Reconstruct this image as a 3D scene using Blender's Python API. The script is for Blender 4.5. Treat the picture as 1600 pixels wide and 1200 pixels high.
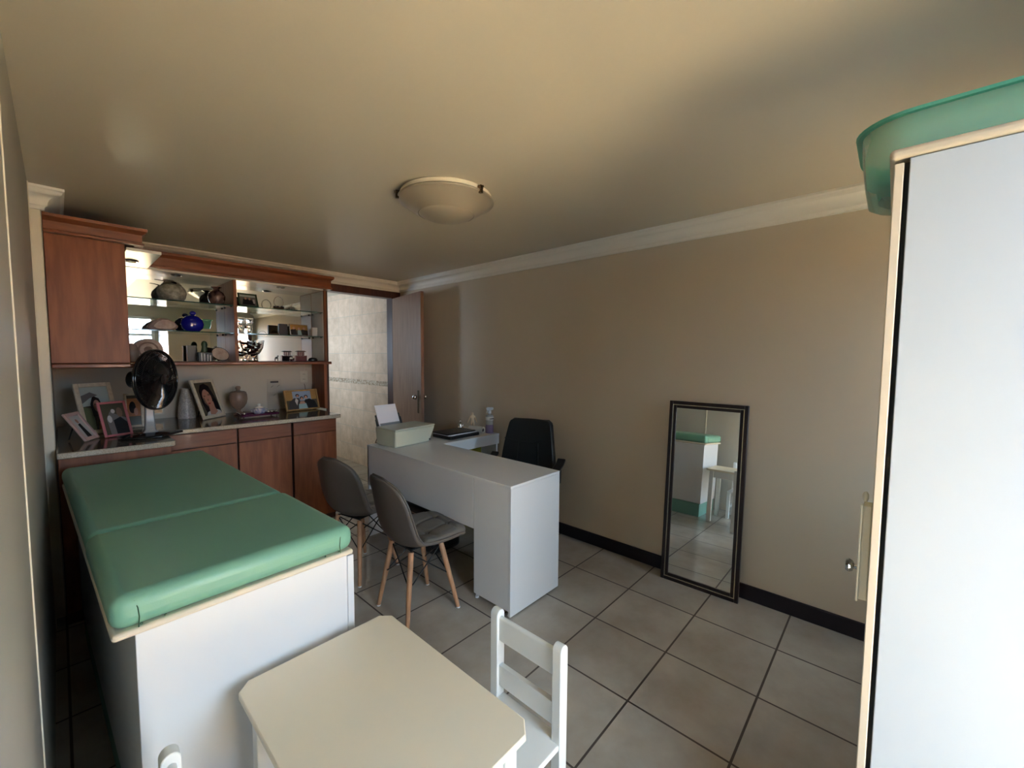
import bpy, bmesh, math, random
from mathutils import Vector, Matrix
random.seed(7)
PI = math.pi
SC = bpy.context.scene
COL = SC.collection
for o in list(bpy.data.objects): bpy.data.objects.remove(o)

# ------------------------------------------------------------ camera
cd = bpy.data.cameras.new('camera'); cam = bpy.data.objects.new('camera', cd); COL.objects.link(cam)
cd.sensor_fit = 'HORIZONTAL'; cd.sensor_width = 36.0; cd.lens = 36.0*650.3/1600; cd.clip_start = 0.02
yaw, pitch, roll = 0.8291843, 0.0640896, 0.0069985
F = Vector((math.sin(yaw)*math.cos(pitch), math.cos(yaw)*math.cos(pitch), -math.sin(pitch)))
R0 = Vector((math.cos(yaw), -math.sin(yaw), 0)); U0 = R0.cross(F)
R = R0*math.cos(roll)+U0*math.sin(roll); U = U0*math.cos(roll)-R0*math.sin(roll)
cam.matrix_world = Matrix(((R.x, U.x, -F.x, 0), (R.y, U.y, -F.y, 0), (R.z, U.z, -F.z, 1.4525), (0, 0, 0, 1)))
SC.camera = cam

# ------------------------------------------------------------ world, sun, daylight, exposure
w = bpy.data.worlds.new('sky'); SC.world = w; w.use_nodes = True
wn = w.node_tree.nodes; bg = wn['Background']
bg.inputs[0].default_value = (0.60, 0.78, 1.0, 1); bg.inputs[1].default_value = 6.5
def light(name, kind, loc, rot, energy, color=(1, 1, 1), **k):
    l = bpy.data.lights.new(name, kind); l.energy = energy; l.color = color
    for a, b in k.items(): setattr(l, a, b)
    o = bpy.data.objects.new(name, l); COL.objects.link(o); o.location = loc; o.rotation_euler = rot
    return o
light('sun', 'SUN', (0, -4, 6), (math.radians(38), 0, math.radians(8)), 52.0, (1.0, 0.86, 0.66), angle=math.radians(0.6))
def portal(name, loc, rot, sx, sy):
    o = light(name, 'AREA', loc, rot, 1, shape='RECTANGLE', size=sx, size_y=sy)
    o.data.cycles.is_portal = True
portal('portal_balcony', (0.745, -1.06, 1.09), (PI/2, 0, 0), 0.9, 2.1)
portal('portal_side_window', (2.43, -1.06, 1.45), (PI/2, 0, 0), 0.6, 1.2)
portal('portal_corridor', (1.05, 5.9, 1.6), (0, -PI/2, 0), 0.8, 0.8)
SC.view_settings.view_transform = 'Standard'; SC.view_settings.look = 'None'
SC.view_settings.gamma = 1.0; SC.view_settings.use_curve_mapping = False
SC.view_settings.exposure = 1.68
SC.cycles.use_denoising = True
SC.cycles.max_bounces = 10; SC.cycles.diffuse_bounces = 6; SC.cycles.glossy_bounces = 5
SC.cycles.transmission_bounces = 8; SC.cycles.transparent_max_bounces = 8
SC.cycles.caustics_reflective = False; SC.cycles.caustics_refractive = False
SC.cycles.sample_clamp_indirect = 6.0

# ------------------------------------------------------------ materials
def mat(name, c, rough=0.5, metal=0.0, trans=0.0, var=0.0, scale=6.0, stretch=(1, 1, 1), bump=0.0, bscale=200.0,
        c2=None, ior=1.45, coat=0.0, alpha=1.0, detail=4.0, emit=None):
    m = bpy.data.materials.new(name); m.use_nodes = True
    n = m.node_tree.nodes; L = m.node_tree.links; b = n['Principled BSDF']
    b.inputs['Base Color'].default_value = (*c, 1); b.inputs['Roughness'].default_value = rough
    b.inputs['Metallic'].default_value = metal; b.inputs['Transmission Weight'].default_value = trans
    b.inputs['IOR'].default_value = ior; b.inputs['Coat Weight'].default_value = coat
    b.inputs['Alpha'].default_value = alpha
    tc = n.new('ShaderNodeTexCoord')
    if var or c2:
        mp = n.new('ShaderNodeMapping'); mp.inputs['Scale'].default_value = stretch
        nz = n.new('ShaderNodeTexNoise'); nz.inputs['Scale'].default_value = scale; nz.inputs['Detail'].default_value = detail
        cr = n.new('ShaderNodeValToRGB')
        d = c2 if c2 else tuple(x*(1-var) for x in c)
        cr.color_ramp.elements[0].position = 0.36; cr.color_ramp.elements[1].position = 0.64
        cr.color_ramp.elements[0].color = (*d, 1); cr.color_ramp.elements[1].color = (*c, 1)
        L.new(tc.outputs['Object'], mp.inputs[0]); L.new(mp.outputs[0], nz.inputs['Vector'])
        L.new(nz.outputs['Fac'], cr.inputs[0]); L.new(cr.outputs[0], b.inputs['Base Color'])
    if bump:
        nb = n.new('ShaderNodeTexNoise'); nb.inputs['Scale'].default_value = bscale; nb.inputs['Detail'].default_value = 3
        bp = n.new('ShaderNodeBump'); bp.inputs['Strength'].default_value = bump; bp.inputs['Distance'].default_value = 0.002
        L.new(tc.outputs['Object'], nb.inputs['Vector']); L.new(nb.outputs['Fac'], bp.inputs['Height'])
        L.new(bp.outputs[0], b.inputs['Normal'])
    return m

def tile_mat(name, c, c2, grout, tw, th, off, mort, rough, axes='xy', nscale=3.0, bump=0.15, band=None):
    m = bpy.data.materials.new(name); m.use_nodes = True
    n = m.node_tree.nodes; L = m.node_tree.links; b = n['Principled BSDF']
    tc = n.new('ShaderNodeTexCoord'); sp = n.new('ShaderNodeSeparateXYZ'); cb = n.new('ShaderNodeCombineXYZ')
    L.new(tc.outputs['Object'], sp.inputs[0])
    for i, a in enumerate(axes):
        ad = n.new('ShaderNodeMath'); ad.operation = 'ADD'; ad.inputs[1].default_value = 40*(tw, th)[i]-off[i]
        L.new(sp.outputs['XYZ'.index(a.upper())], ad.inputs[0]); L.new(ad.outputs[0], cb.inputs[i])
    br = n.new('ShaderNodeTexBrick'); br.offset = 0; br.squash = 1
    br.inputs['Scale'].default_value = 1; br.inputs['Mortar Size'].default_value = mort; br.inputs['Mortar Smooth'].default_value = 0.1
    br.inputs['Brick Width'].default_value = tw; br.inputs['Row Height'].default_value = th; br.inputs['Bias'].default_value = 0
    br.inputs['Color1'].default_value = (1, 1, 1, 1); br.inputs['Color2'].default_value = (0.86, 0.86, 0.86, 1)
    L.new(cb.outputs[0], br.inputs['Vector'])
    nz = n.new('ShaderNodeTexNoise'); nz.inputs['Scale'].default_value = nscale; nz.inputs['Detail'].default_value = 8; nz.inputs['Roughness'].default_value = 0.6
    L.new(tc.outputs['Object'], nz.inputs['Vector'])
    cr = n.new('ShaderNodeValToRGB'); cr.color_ramp.elements[0].position = 0.3; cr.color_ramp.elements[1].position = 0.7
    cr.color_ramp.elements[0].color = (*c2, 1); cr.color_ramp.elements[1].color = (*c, 1); L.new(nz.outputs['Fac'], cr.inputs[0])
    mx = n.new('ShaderNodeMix'); mx.data_type = 'RGBA'; mx.blend_type = 'MULTIPLY'; mx.inputs[0].default_value = 1
    L.new(cr.outputs[0], mx.inputs[6]); L.new(br.outputs['Color'], mx.inputs[7])
    m2 = n.new('ShaderNodeMix'); m2.data_type = 'RGBA'; L.new(br.outputs['Fac'], m2.inputs[0])
    L.new(mx.outputs[2], m2.inputs[6]); m2.inputs[7].default_value = (*grout, 1)
    out = m2.outputs[2]
    if band:
        z0, z1, bc, bc2 = band
        vz = n.new('ShaderNodeTexVoronoi'); vz.inputs['Scale'].default_value = 38; L.new(tc.outputs['Object'], vz.inputs['Vector'])
        cr2 = n.new('ShaderNodeValToRGB'); cr2.color_ramp.elements[0].color = (*bc2, 1); cr2.color_ramp.elements[1].color = (*bc, 1)
        cr2.color_ramp.elements[0].position = 0.2; cr2.color_ramp.elements[1].position = 0.7; L.new(vz.outputs['Distance'], cr2.inputs[0])
        g1 = n.new('ShaderNodeMath'); g1.operation = 'GREATER_THAN'; g1.inputs[1].default_value = z0; L.new(sp.outputs[2], g1.inputs[0])
        g2 = n.new('ShaderNodeMath'); g2.operation = 'LESS_THAN'; g2.inputs[1].default_value = z1; L.new(sp.outputs[2], g2.inputs[0])
        g3 = n.new('ShaderNodeMath'); g3.operation = 'MULTIPLY'; L.new(g1.outputs[0], g3.inputs[0]); L.new(g2.outputs[0], g3.inputs[1])
        m3 = n.new('ShaderNodeMix'); m3.data_type = 'RGBA'; L.new(g3.outputs[0], m3.inputs[0]); L.new(out, m3.inputs[6]); L.new(cr2.outputs[0], m3.inputs[7])
        out = m3.outputs[2]
    L.new(out, b.inputs['Base Color'])
    rr = n.new('ShaderNodeMapRange'); rr.inputs[3].default_value = rough; rr.inputs[4].default_value = 0.7; L.new(br.outputs['Fac'], rr.inputs[0])
    L.new(rr.outputs[0], b.inputs['Roughness'])
    bp = n.new('ShaderNodeBump'); bp.invert = True; bp.inputs['Strength'].default_value = bump; bp.inputs['Distance'].default_value = 0.003
    L.new(br.outputs['Fac'], bp.inputs['Height']); L.new(bp.outputs[0], b.inputs['Normal'])
    return m

M = {}
M['wall'] = mat('taupe wall paint', (0.66, 0.57, 0.45), 0.55, var=0.05, scale=1.2, bump=0.15, bscale=90)
M['wall_cream'] = mat('cream wall paint', (0.54, 0.51, 0.42), 0.55, var=0.04, scale=1.5, bump=0.12, bscale=90)
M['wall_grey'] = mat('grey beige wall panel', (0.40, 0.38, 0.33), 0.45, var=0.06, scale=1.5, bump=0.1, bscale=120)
M['ceiling'] = mat('beige ceiling paint', (0.585, 0.535, 0.44), 0.38, var=0.04, scale=1.0, bump=0.08, bscale=70)
M['cornice'] = mat('white plaster', (0.86, 0.83, 0.76), 0.5, bump=0.05)
M['trim'] = mat('cream trim', (0.78, 0.73, 0.60), 0.5)
M['base'] = mat('dark brown skirting', (0.016, 0.010, 0.014), 0.35)
M['floor'] = tile_mat('glazed stone floor tile', (0.50, 0.45, 0.39), (0.33, 0.275, 0.22), (0.06, 0.04, 0.03), 0.4, 0.4, (2.3750, 1.5647), 0.0045, 0.17, nscale=2.2)  # broad brown mottling: tile pattern plus warm light reflections painted into the colour
M['bathtile'] = tile_mat('beige marbled wall tile', (0.80, 0.60, 0.44), (0.62, 0.45, 0.32), (0.42, 0.35, 0.27), 0.33, 0.25, (4.47, 0.99), 0.003, 0.22, axes='yz', nscale=9, band=(1.085, 1.145, (0.34, 0.24, 0.16), (0.62, 0.52, 0.4)))
M['wood'] = mat('red brown varnished wood', (0.27, 0.090, 0.034), 0.45, c2=(0.19, 0.056, 0.021), scale=5, stretch=(6, 6, 0.7), coat=0.0)
M['wood_h'] = mat('red brown varnished wood moulding', (0.24, 0.075, 0.030), 0.35, c2=(0.16, 0.045, 0.018), scale=5, stretch=(0.7, 6, 6), coat=0.3)
M['wood_dark'] = mat('dark door frame wood', (0.085, 0.032, 0.022), 0.35, c2=(0.05, 0.02, 0.015), scale=5, stretch=(6, 6, 0.7))
M['door'] = mat('varnished door veneer', (0.36, 0.20, 0.125), 0.4, c2=(0.27, 0.14, 0.085), scale=6, stretch=(8, 8, 0.5), coat=0.1)
M['granite'] = mat('speckled granite', (0.60, 0.54, 0.43), 0.14, c2=(0.42, 0.35, 0.26), scale=170, detail=2)
M['granite_top'] = mat('brown granite', (0.22, 0.17, 0.13), 0.10, c2=(0.11, 0.08, 0.06), scale=110, detail=2)
M['white'] = mat('white laminate', (0.72, 0.73, 0.75), 0.35)
M['deskgrey'] = mat('pale grey laminate', (0.74, 0.745, 0.755), 0.38)
M['white_gloss'] = mat('glossy white laminate', (0.82, 0.80, 0.75), 0.2)
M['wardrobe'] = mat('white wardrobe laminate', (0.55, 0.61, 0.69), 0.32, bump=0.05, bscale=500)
M['cream'] = mat('cream laminate', (0.82, 0.73, 0.58), 0.3)
M['edge'] = mat('beige edge band', (0.72, 0.63, 0.50), 0.45)
M['gap'] = mat('shadow gap', (0.01, 0.01, 0.01), 0.9)
M['green'] = mat('sea green vinyl', (0.185, 0.405, 0.295), 0.38, bump=0.12, bscale=260)
M['green_lam'] = mat('green laminate plinth', (0.20, 0.40, 0.33), 0.45)
M['grey_pu'] = mat('grey brown leatherette', (0.105, 0.085, 0.070), 0.42, bump=0.15, bscale=400)
M['grey_seat'] = mat('grey leatherette cushion', (0.14, 0.128, 0.112), 0.42, bump=0.15, bscale=400)
M['legwood'] = mat('beech wood', (0.50, 0.27, 0.15), 0.4, c2=(0.38, 0.19, 0.10), scale=8, stretch=(10, 10, 0.6))
M['black'] = mat('black plastic', (0.012, 0.012, 0.013), 0.3)
M['black_gloss'] = mat('glossy black plastic', (0.008, 0.008, 0.009), 0.08, coat=0.5)
M['black_leather'] = mat('black leather', (0.012, 0.014, 0.015), 0.38, bump=0.2, bscale=300)
M['metal_black'] = mat('black wire', (0.01, 0.01, 0.01), 0.35, metal=0.3)
M['chrome'] = mat('chrome', (0.8, 0.8, 0.8), 0.08, metal=1)
M['silver'] = mat('silver', (0.75, 0.73, 0.70), 0.18, metal=1)
M['grey_metal'] = mat('grey plastic', (0.28, 0.29, 0.30), 0.25)
M['brass'] = mat('dark bronze', (0.10, 0.07, 0.04), 0.3, metal=0.9)
M['mirror'] = mat('mirror', (0.86, 0.89, 0.87), 0.0, metal=1)
M['glass'] = mat('clear glass', (0.93, 0.97, 0.95), 0.0, trans=1)
M['shelf_glass'] = mat('green tinted shelf glass', (0.80, 0.93, 0.88), 0.0, trans=1)
M['shelf_edge'] = mat('dark glass edge', (0.03, 0.09, 0.07), 0.05)
M['crystal'] = mat('crystal', (0.95, 0.95, 0.95), 0.02, trans=1, ior=1.25)
M['blue_glass'] = mat('cobalt glass', (0.006, 0.008, 0.34), 0.03, coat=1.0)
M['smoke'] = mat('smoky grey cut glass', (0.62, 0.64, 0.59), 0.18, bump=0.6, bscale=60, trans=0.35, c2=(0.34, 0.35, 0.32), scale=40)
M['smoke_lid'] = mat('dark silver lid', (0.25, 0.24, 0.22), 0.15, metal=0.9)
M['purple_glass'] = mat('dark plum marbled glass', (0.16, 0.10, 0.09), 0.06, c2=(0.035, 0.022, 0.025), scale=22, coat=0.6)
M['agate'] = mat('brown agate', (0.34, 0.25, 0.21), 0.25, c2=(0.22, 0.15, 0.12), scale=14)
M['agate_light'] = mat('pale agate', (0.62, 0.52, 0.45), 0.25, c2=(0.45, 0.34, 0.28), scale=20)
M['leaf'] = mat('dark red leaves', (0.20, 0.035, 0.028), 0.5, c2=(0.08, 0.015, 0.012), scale=30)
M['flower'] = mat('cream petals', (0.75, 0.62, 0.52), 0.6)
M['foliage'] = mat('green leaf', (0.05, 0.16, 0.07), 0.5)
M['red'] = mat('dark red lacquer', (0.14, 0.02, 0.02), 0.3)
M['frame_cream'] = mat('cream picture frame', (0.66, 0.60, 0.46), 0.45, c2=(0.56, 0.50, 0.38), scale=50)
M['frame_pink'] = mat('pink picture frame', (0.50, 0.16, 0.18), 0.4)
M['frame_rose'] = mat('ornate rose frame', (0.55, 0.38, 0.34), 0.45, bump=0.8, bscale=60)
M['frame_gold'] = mat('gilded wood frame', (0.42, 0.26, 0.09), 0.4, c2=(0.28, 0.16, 0.05), scale=20)
M['frame_green'] = mat('dark green frame', (0.03, 0.07, 0.035), 0.35)
M['speck'] = mat('speckled grey ceramic', (0.55, 0.55, 0.52), 0.3, c2=(0.34, 0.34, 0.33), scale=90)
M['stone'] = mat('taupe glazed ceramic', (0.30, 0.22, 0.165), 0.22, c2=(0.24, 0.17, 0.13), scale=8)
M['porcelain'] = mat('white porcelain', (0.75, 0.75, 0.72), 0.12)
M['blue_china'] = mat('blue china glaze', (0.13, 0.18, 0.38), 0.12, c2=(0.55, 0.57, 0.62), scale=60)
M['purple'] = mat('purple metallic tray', (0.14, 0.03, 0.09), 0.12, metal=0.7)
M['paper'] = mat('white paper', (0.84, 0.84, 0.92), 0.6)
M['paper_warm'] = mat('pale calendar paper', (0.50, 0.47, 0.39), 0.6)
M['printer'] = mat('grey green printer shell', (0.60, 0.62, 0.50), 0.4)
M['printer_top'] = mat('printer lid', (0.55, 0.565, 0.47), 0.4)
M['dgrey'] = mat('dark grey plastic', (0.05, 0.052, 0.055), 0.4)
M['manwood'] = mat('pale carved wood', (0.82, 0.62, 0.40), 0.4)
M['lilac'] = mat('lilac liquid', (0.24, 0.17, 0.27), 0.1, coat=0.4)
M['clearplastic'] = mat('frosted clear bottle', (0.50, 0.47, 0.43), 0.25, alpha=0.75)
M['kraft'] = mat('paper towel roll', (0.75, 0.70, 0.64), 0.7)
M['whitepaint'] = mat('white painted wood', (0.78, 0.79, 0.78), 0.35, bump=0.05, bscale=60)
M['outlet'] = mat('cream plastic outlet', (0.62, 0.60, 0.50), 0.4)
M['lampglass'] = mat('frosted cream glass', (0.34, 0.30, 0.235), 0.3)
M['lampring'] = mat('cream lamp rim', (0.85, 0.80, 0.68), 0.3)
M['tub'] = mat('translucent green plastic', (0.26, 0.72, 0.55), 0.2, alpha=0.5, coat=0.3)
M['tub_rim'] = mat('green plastic rim', (0.13, 0.50, 0.35), 0.25)
M['cloth_brown'] = mat('brown patterned cloth', (0.10, 0.055, 0.05), 0.8, c2=(0.22, 0.16, 0.14), scale=30)
M['cloth_violet'] = mat('violet cloth', (0.16, 0.07, 0.15), 0.8, c2=(0.6, 0.55, 0.55), scale=18)
M['mframe'] = mat('dark espresso frame', (0.022, 0.012, 0.012), 0.3)
M['frame_grey'] = mat('grey card box', (0.10, 0.11, 0.105), 0.4)
M['mline'] = mat('silver fillet', (0.65, 0.58, 0.45), 0.25, metal=0.8)
M['box_lime'] = mat('olive green box', (0.26, 0.25, 0.02), 0.5)
M['bag_maroon'] = mat('maroon bag', (0.16, 0.025, 0.04), 0.6, var=0.5, scale=12)
M['balcony'] = mat('sunlit terracotta paving', (0.64, 0.53, 0.38), 0.7)
M['stucco'] = mat('ochre stucco', (0.60, 0.42, 0.25), 0.8)
M['roof'] = mat('terracotta roof', (0.45, 0.16, 0.08), 0.8, bump=0.4, bscale=20)
# colours of printed photographs
for k, c in dict(p_skin=(0.42, 0.23, 0.17), p_skin2=(0.50, 0.30, 0.22), p_hair=(0.012, 0.008, 0.010), p_bg=(0.085, 0.075, 0.05), p_lip=(0.28, 0.06, 0.06),
                 p_white=(0.55, 0.54, 0.52), p_blue=(0.28, 0.38, 0.52), p_black=(0.02, 0.02, 0.022), p_suit=(0.05, 0.052, 0.055), p_aqua=(0.32, 0.50, 0.52),
                 p_gold=(0.38, 0.23, 0.08), p_sea=(0.42, 0.50, 0.48), p_green=(0.12, 0.15, 0.08), p_grey=(0.17, 0.16, 0.15), p_brown=(0.20, 0.13, 0.09), p_orange=(0.40, 0.18, 0.08)).items():
    M[k] = mat('print '+k[2:], c, 0.25)

# ------------------------------------------------------------ mesh builder
class B:
    def __init__(s): s.bm = bmesh.new(); s.T = Matrix.Identity(4)
    def v(s, p): return s.bm.verts.new(s.T @ Vector(p))
    def f(s, vs, m=0):
        try: q = s.bm.faces.new(vs); q.material_index = m; return q
        except ValueError: return None
    def box(s, x0, x1, y0, y1, z0, z1, m=0):
        v = [s.v((x, y, z)) for x in (x0, x1) for y in (y0, y1) for z in (z0, z1)]
        for a in ((0, 1, 3, 2), (4, 6, 7, 5), (0, 4, 5, 1), (2, 3, 7, 6), (0, 2, 6, 4), (1, 5, 7, 3)): s.f([v[i] for i in a], m)
        return s
    def prism(s, pts, ax, a, b, m=0):
        def P(p, t): return {'x': (t, p[0], p[1]), 'y': (p[0], t, p[1]), 'z': (p[0], p[1], t)}[ax]
        A = [s.v(P(p, a)) for p in pts]; C = [s.v(P(p, b)) for p in pts]; n = len(pts)
        s.f(A[::-1], m); s.f(C, m)
        for i in range(n): s.f([A[i], A[(i+1) % n], C[(i+1) % n], C[i]], m)
        return s
    def rings(s, R, m=0, caps=True, closed=False):
        V = [[s.v(p) for p in r] for r in R]; n = len(V[0]); k = len(V)
        for i in range(k if closed else k-1):
            a, b = V[i], V[(i+1) % k]
            for j in range(n): s.f([a[j], a[(j+1) % n], b[(j+1) % n], b[j]], m)
        if caps and not closed: s.f(V[0][::-1], m); s.f(V[-1], m)
        return s
    def tube(s, pts, r, n=10, m=0, closed=False):
        pts = [Vector(p) for p in pts]; R = []; k = len(pts)
        up = None
        for i, p in enumerate(pts):
            if closed: d = pts[(i+1) % k]-pts[i-1]
            else: d = pts[min(i+1, k-1)]-pts[max(i-1, 0)]
            d.normalize()
            if up is None: up = Vector((0, 0, 1)) if abs(d.z) < 0.9 else Vector((1, 0, 0))
            a = d.cross(up); a.normalize(); b = a.cross(d); up = b
            rr = r[i] if isinstance(r, (list, tuple)) else r
            R.append([p+a*rr*math.cos(2*PI*j/n)+b*rr*math.sin(2*PI*j/n) for j in range(n)])
        return s.rings(R, m, closed=closed)
    def lathe(s, prof, n=24, m=0, c=(0, 0, 0), sx=1, sy=1):
        R = [[(c[0]+sx*r*math.cos(2*PI*j/n), c[1]+sy*r*math.sin(2*PI*j/n), c[2]+z) for j in range(n)] for r, z in prof]
        return s.rings(R, m)
    def ball(s, c, r, m=0, n=16, k=8):
        if not isinstance(r, (tuple, list)): r = (r, r, r)
        R = []
        for i in range(k+1):
            t = -PI/2+PI*i/k; q = max(math.cos(t), 0.01)
            R.append([(c[0]+r[0]*q*math.cos(2*PI*j/n), c[1]+r[1]*q*math.sin(2*PI*j/n), c[2]+r[2]*math.sin(t)) for j in range(n)])
        return s.rings(R, m)
    def grid(s, fn, nu, nv, m=0):
        V = [[s.v(fn(i/nu, j/nv)) for j in range(nv+1)] for i in range(nu+1)]
        for i in range(nu):
            for j in range(nv): s.f([V[i][j], V[i+1][j], V[i+1][j+1], V[i][j+1]], m)
        return s
    def sweep(s, path, prof, m=0):
        # profile (out, up) swept along a flat path, room on the left of travel, mitred corners
        P = [Vector(p) for p in path]; R = []
        for i, p in enumerate(P):
            ns = []
            if i > 0: d = (P[i]-P[i-1]).normalized(); ns.append(Vector((-d.y, d.x)))
            if i < len(P)-1: d = (P[i+1]-P[i]).normalized(); ns.append(Vector((-d.y, d.x)))
            nn = ns[0] if len(ns) == 1 else (ns[0]+ns[1])/(1+ns[0].dot(ns[1]))
            R.append([(p.x+nn.x*o, p.y+nn.y*o, z) for o, z in prof])
        return s.rings(R, m)
    def obj(s, name, mats, parent=None, bevel=0, seg=2, smooth=35, world=False, subd=0, solid=0, soff=0):
        bmesh.ops.recalc_face_normals(s.bm, faces=s.bm.faces)
        me = bpy.data.meshes.new(name)
        if world and parent is not None:
            s.bm.transform(parent.matrix_basis.inverted())
        s.bm.to_mesh(me); s.bm.free()
        for q in (mats if isinstance(mats, (list, tuple)) else [mats]): me.materials.append(M[q])
        o = bpy.data.objects.new(name, me); COL.objects.link(o)
        if parent is not None: o.parent = parent
        if smooth:
            me.polygons.foreach_set('use_smooth', [True]*len(me.polygons))
            me.set_sharp_from_angle(angle=math.radians(smooth))
        if solid:
            md = o.modifiers.new('solid', 'SOLIDIFY'); md.thickness = solid; md.offset = soff
        if subd:
            md = o.modifiers.new('sub', 'SUBSURF'); md.levels = subd; md.render_levels = subd
        if bevel:
            md = o.modifiers.new('bevel', 'BEVEL'); md.width = bevel; md.segments = seg; md.limit_method = 'ANGLE'; md.angle_limit = math.radians(35)
            md.harden_normals = False
        return o
def thing(name, label, cat, loc=(0, 0, 0), rz=0.0, group=None):
    o = bpy.data.objects.new(name, None); COL.objects.link(o); o.location = loc; o.rotation_euler = (0, 0, rz)
    o.empty_display_size = 0.05; o['label'] = label; o['category'] = cat
    if group: o['group'] = group
    return o
def tag(o, label, cat, group=None):
    o['label'] = label; o['category'] = cat
    if group: o['group'] = group
    return o
def struct(o, label=None):
    o['kind'] = 'structure'
    if label: o['label'] = label
    return o
def dup(root, loc, rz, label=None, group=None):
    r = root.copy(); COL.objects.link(r); r.location = loc; r.rotation_euler = (0, 0, rz)
    if label: r['label'] = label
    if group: r['group'] = group
    for ch in list(root.children):
        c = ch.copy(); COL.objects.link(c); c.parent = r
        for g in ch.children:
            d = g.copy(); COL.objects.link(d); d.parent = c
    return r

# ------------------------------------------------------------ the room
XL, XR, YB, YF, H = -0.065, 2.764, 4.34, -1.0, 2.311
XS, YS = -0.026, 3.33      # short return of the left wall
DX0, DX1, DZ = 1.905, 2.655, 2.125   # doorway
struct(B().box(-0.3, 3.0, -1.15, 7.3, -0.1, 0).obj('floor', 'floor'))
struct(B().box(-0.3, 3.0, -1.15, 7.3, H, H+0.1).obj('ceiling', 'ceiling'))
struct(B().box(XR, XR+0.12, -1.15, YB+0.1, 0, H).obj('wall_right', 'wall'))
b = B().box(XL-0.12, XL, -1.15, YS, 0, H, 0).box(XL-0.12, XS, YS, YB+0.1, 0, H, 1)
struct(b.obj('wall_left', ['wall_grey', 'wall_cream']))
b = B().box(XS, DX0-0.03, YB, YB+0.1, 0, H).box(DX1+0.03, XR, YB, YB+0.1, 0, H).box(DX0-0.03, DX1+0.03, YB, YB+0.1, DZ+0.03, H)
struct(b.obj('wall_back', 'wall_cream'))
# wall behind the camera, with the balcony door and the wooden side window
W1 = (0.30, 1.19, 0.02, 2.12); W2 = (2.15, 2.7, 0.85, 2.05)
b = B()
for x0, x1, z0, z1 in ((XL, W1[0], 0, H), (W1[1], W2[0], 0, H), (W2[1], XR, 0, H), (W1[0], W1[1], W1[3], H), (W2[0], W2[1], 0, W2[2]), (W2[0], W2[1], W2[3], H)):
    b.box(x0, x1, YF-0.1, YF, z0, z1)
struct(b.obj('wall_front', 'wall_cream'))
prof = [(0, H), (0.089, H), (0.089, H-0.012), (0.082, H-0.018), (0.078, H-0.030), (0.072, H-0.036)]
prof += [(0.072-0.046*math.sin(t), H-0.036-0.042*(1-math.cos(t))) for t in [PI/2*i/7 for i in range(1, 8)]]
prof += [(0.026, H-0.086), (0.018, H-0.092), (0.014, H-0.100), (0.014, H-0.107), (0, H-0.107)]
struct(B().sweep([(XR, YF), (XR, YB), (XS, YB), (XS, YS), (XL, YS)], prof).obj('trim_1', 'cornice', smooth=25), 'white plaster cornice with stepped profile')
struct(B().box(XR-0.014, XR, YF, YB, 0, 0.092).obj('baseboard_right', 'base', bevel=0.003))
struct(B().box(XL+0.001, XS-0.003, YS-0.012, YS, 0, H-0.108).obj('trim_2', 'trim', bevel=0.002))
b = B()
for y in (0.52, 1.50): b.box(XL, XL+0.003, y, y+0.012, 0, H-0.002)
b.box(XL, XL+0.004, 3.20, 3.215, 0, H-0.002)
struct(b.obj('trim_3', 'trim', bevel=0.001))
# balcony door frame and panes
def win(name, W, bars, m, fr=0.045):
    x0, x1, z0, z1 = W; b = B()
    b.box(x0, x1, YF-0.09, YF-0.04, z0, z0+fr).box(x0, x1, YF-0.09, YF-0.04, z1-fr, z1).box(x0, x0+fr, YF-0.09, YF-0.04, z0, z1).box(x1-fr, x1, YF-0.09, YF-0.04, z0, z1)
    for k, a in bars:
        if k == 'h': b.box(x0, x1, YF-0.085, YF-0.045, a-0.02, a+0.02)
        else: b.box(a-0.02, a+0.02, YF-0.085, YF-0.045, z0, z1)
    o = struct(b.obj(name, m, bevel=0.004))
    gp = B().box(x0+fr, x1-fr, YF-0.068, YF-0.064, z0+fr, z1-fr).obj('window_pane', 'pane', o)
    return o
# thin window glass that lets daylight through
gm = bpy.data.materials.new('window glass'); gm.use_nodes = True; n = gm.node_tree.nodes; L = gm.node_tree.links
n.remove(n['Principled BSDF']); tr = n.new('ShaderNodeBsdfTransparent'); tr.inputs[0].default_value = (0.95, 0.97, 0.97, 1)
gl = n.new('ShaderNodeBsdfGlossy'); gl.inputs['Roughness'].default_value = 0.01; mx = n.new('ShaderNodeMixShader'); fr_ = n.new('ShaderNodeFresnel'); fr_.inputs[0].default_value = 1.3
L.new(fr_.outputs[0], mx.inputs[0]); L.new(tr.outputs[0], mx.inputs[1]); L.new(gl.outputs[0], mx.inputs[2]); L.new(mx.outputs[0], n['Material Output'].inputs[0])
M['pane'] = gm
win('window_1', W1, [('h', 1.80)], 'whitepaint')
win('window_2', W2, [('v', 2.42)], 'wood_dark', 0.06)
# outside: balcony, parapet, house opposite
struct(B().box(-2.0, 4.5, -3.6, -1.1, -0.12, -0.02).obj('ground_balcony', 'balcony'))
struct(B().box(-2.0, 4.5, -3.75, -3.6, -0.12, 0.85).obj('wall_parapet', 'stucco'))
struct(B().box(-2.0, 4.5, -1.95, -1.15, 2.36, 2.5).obj('ceiling_added_overhang', 'cornice'))  # unseen overhang, added to cut off the high sky and steep sun
hs = thing('house', 'ochre house with terracotta roof seen through the balcony door', 'house', (2, -16, -6))
B().box(-9, 7, -4, 0, 0, 6.2).obj('facade', 'stucco', hs)
B().prism([(-4.3, 6.2), (0.4, 6.2), (-2, 8.0)], 'x', -9.3, 7.3).obj('roof', 'roof', hs)

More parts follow.
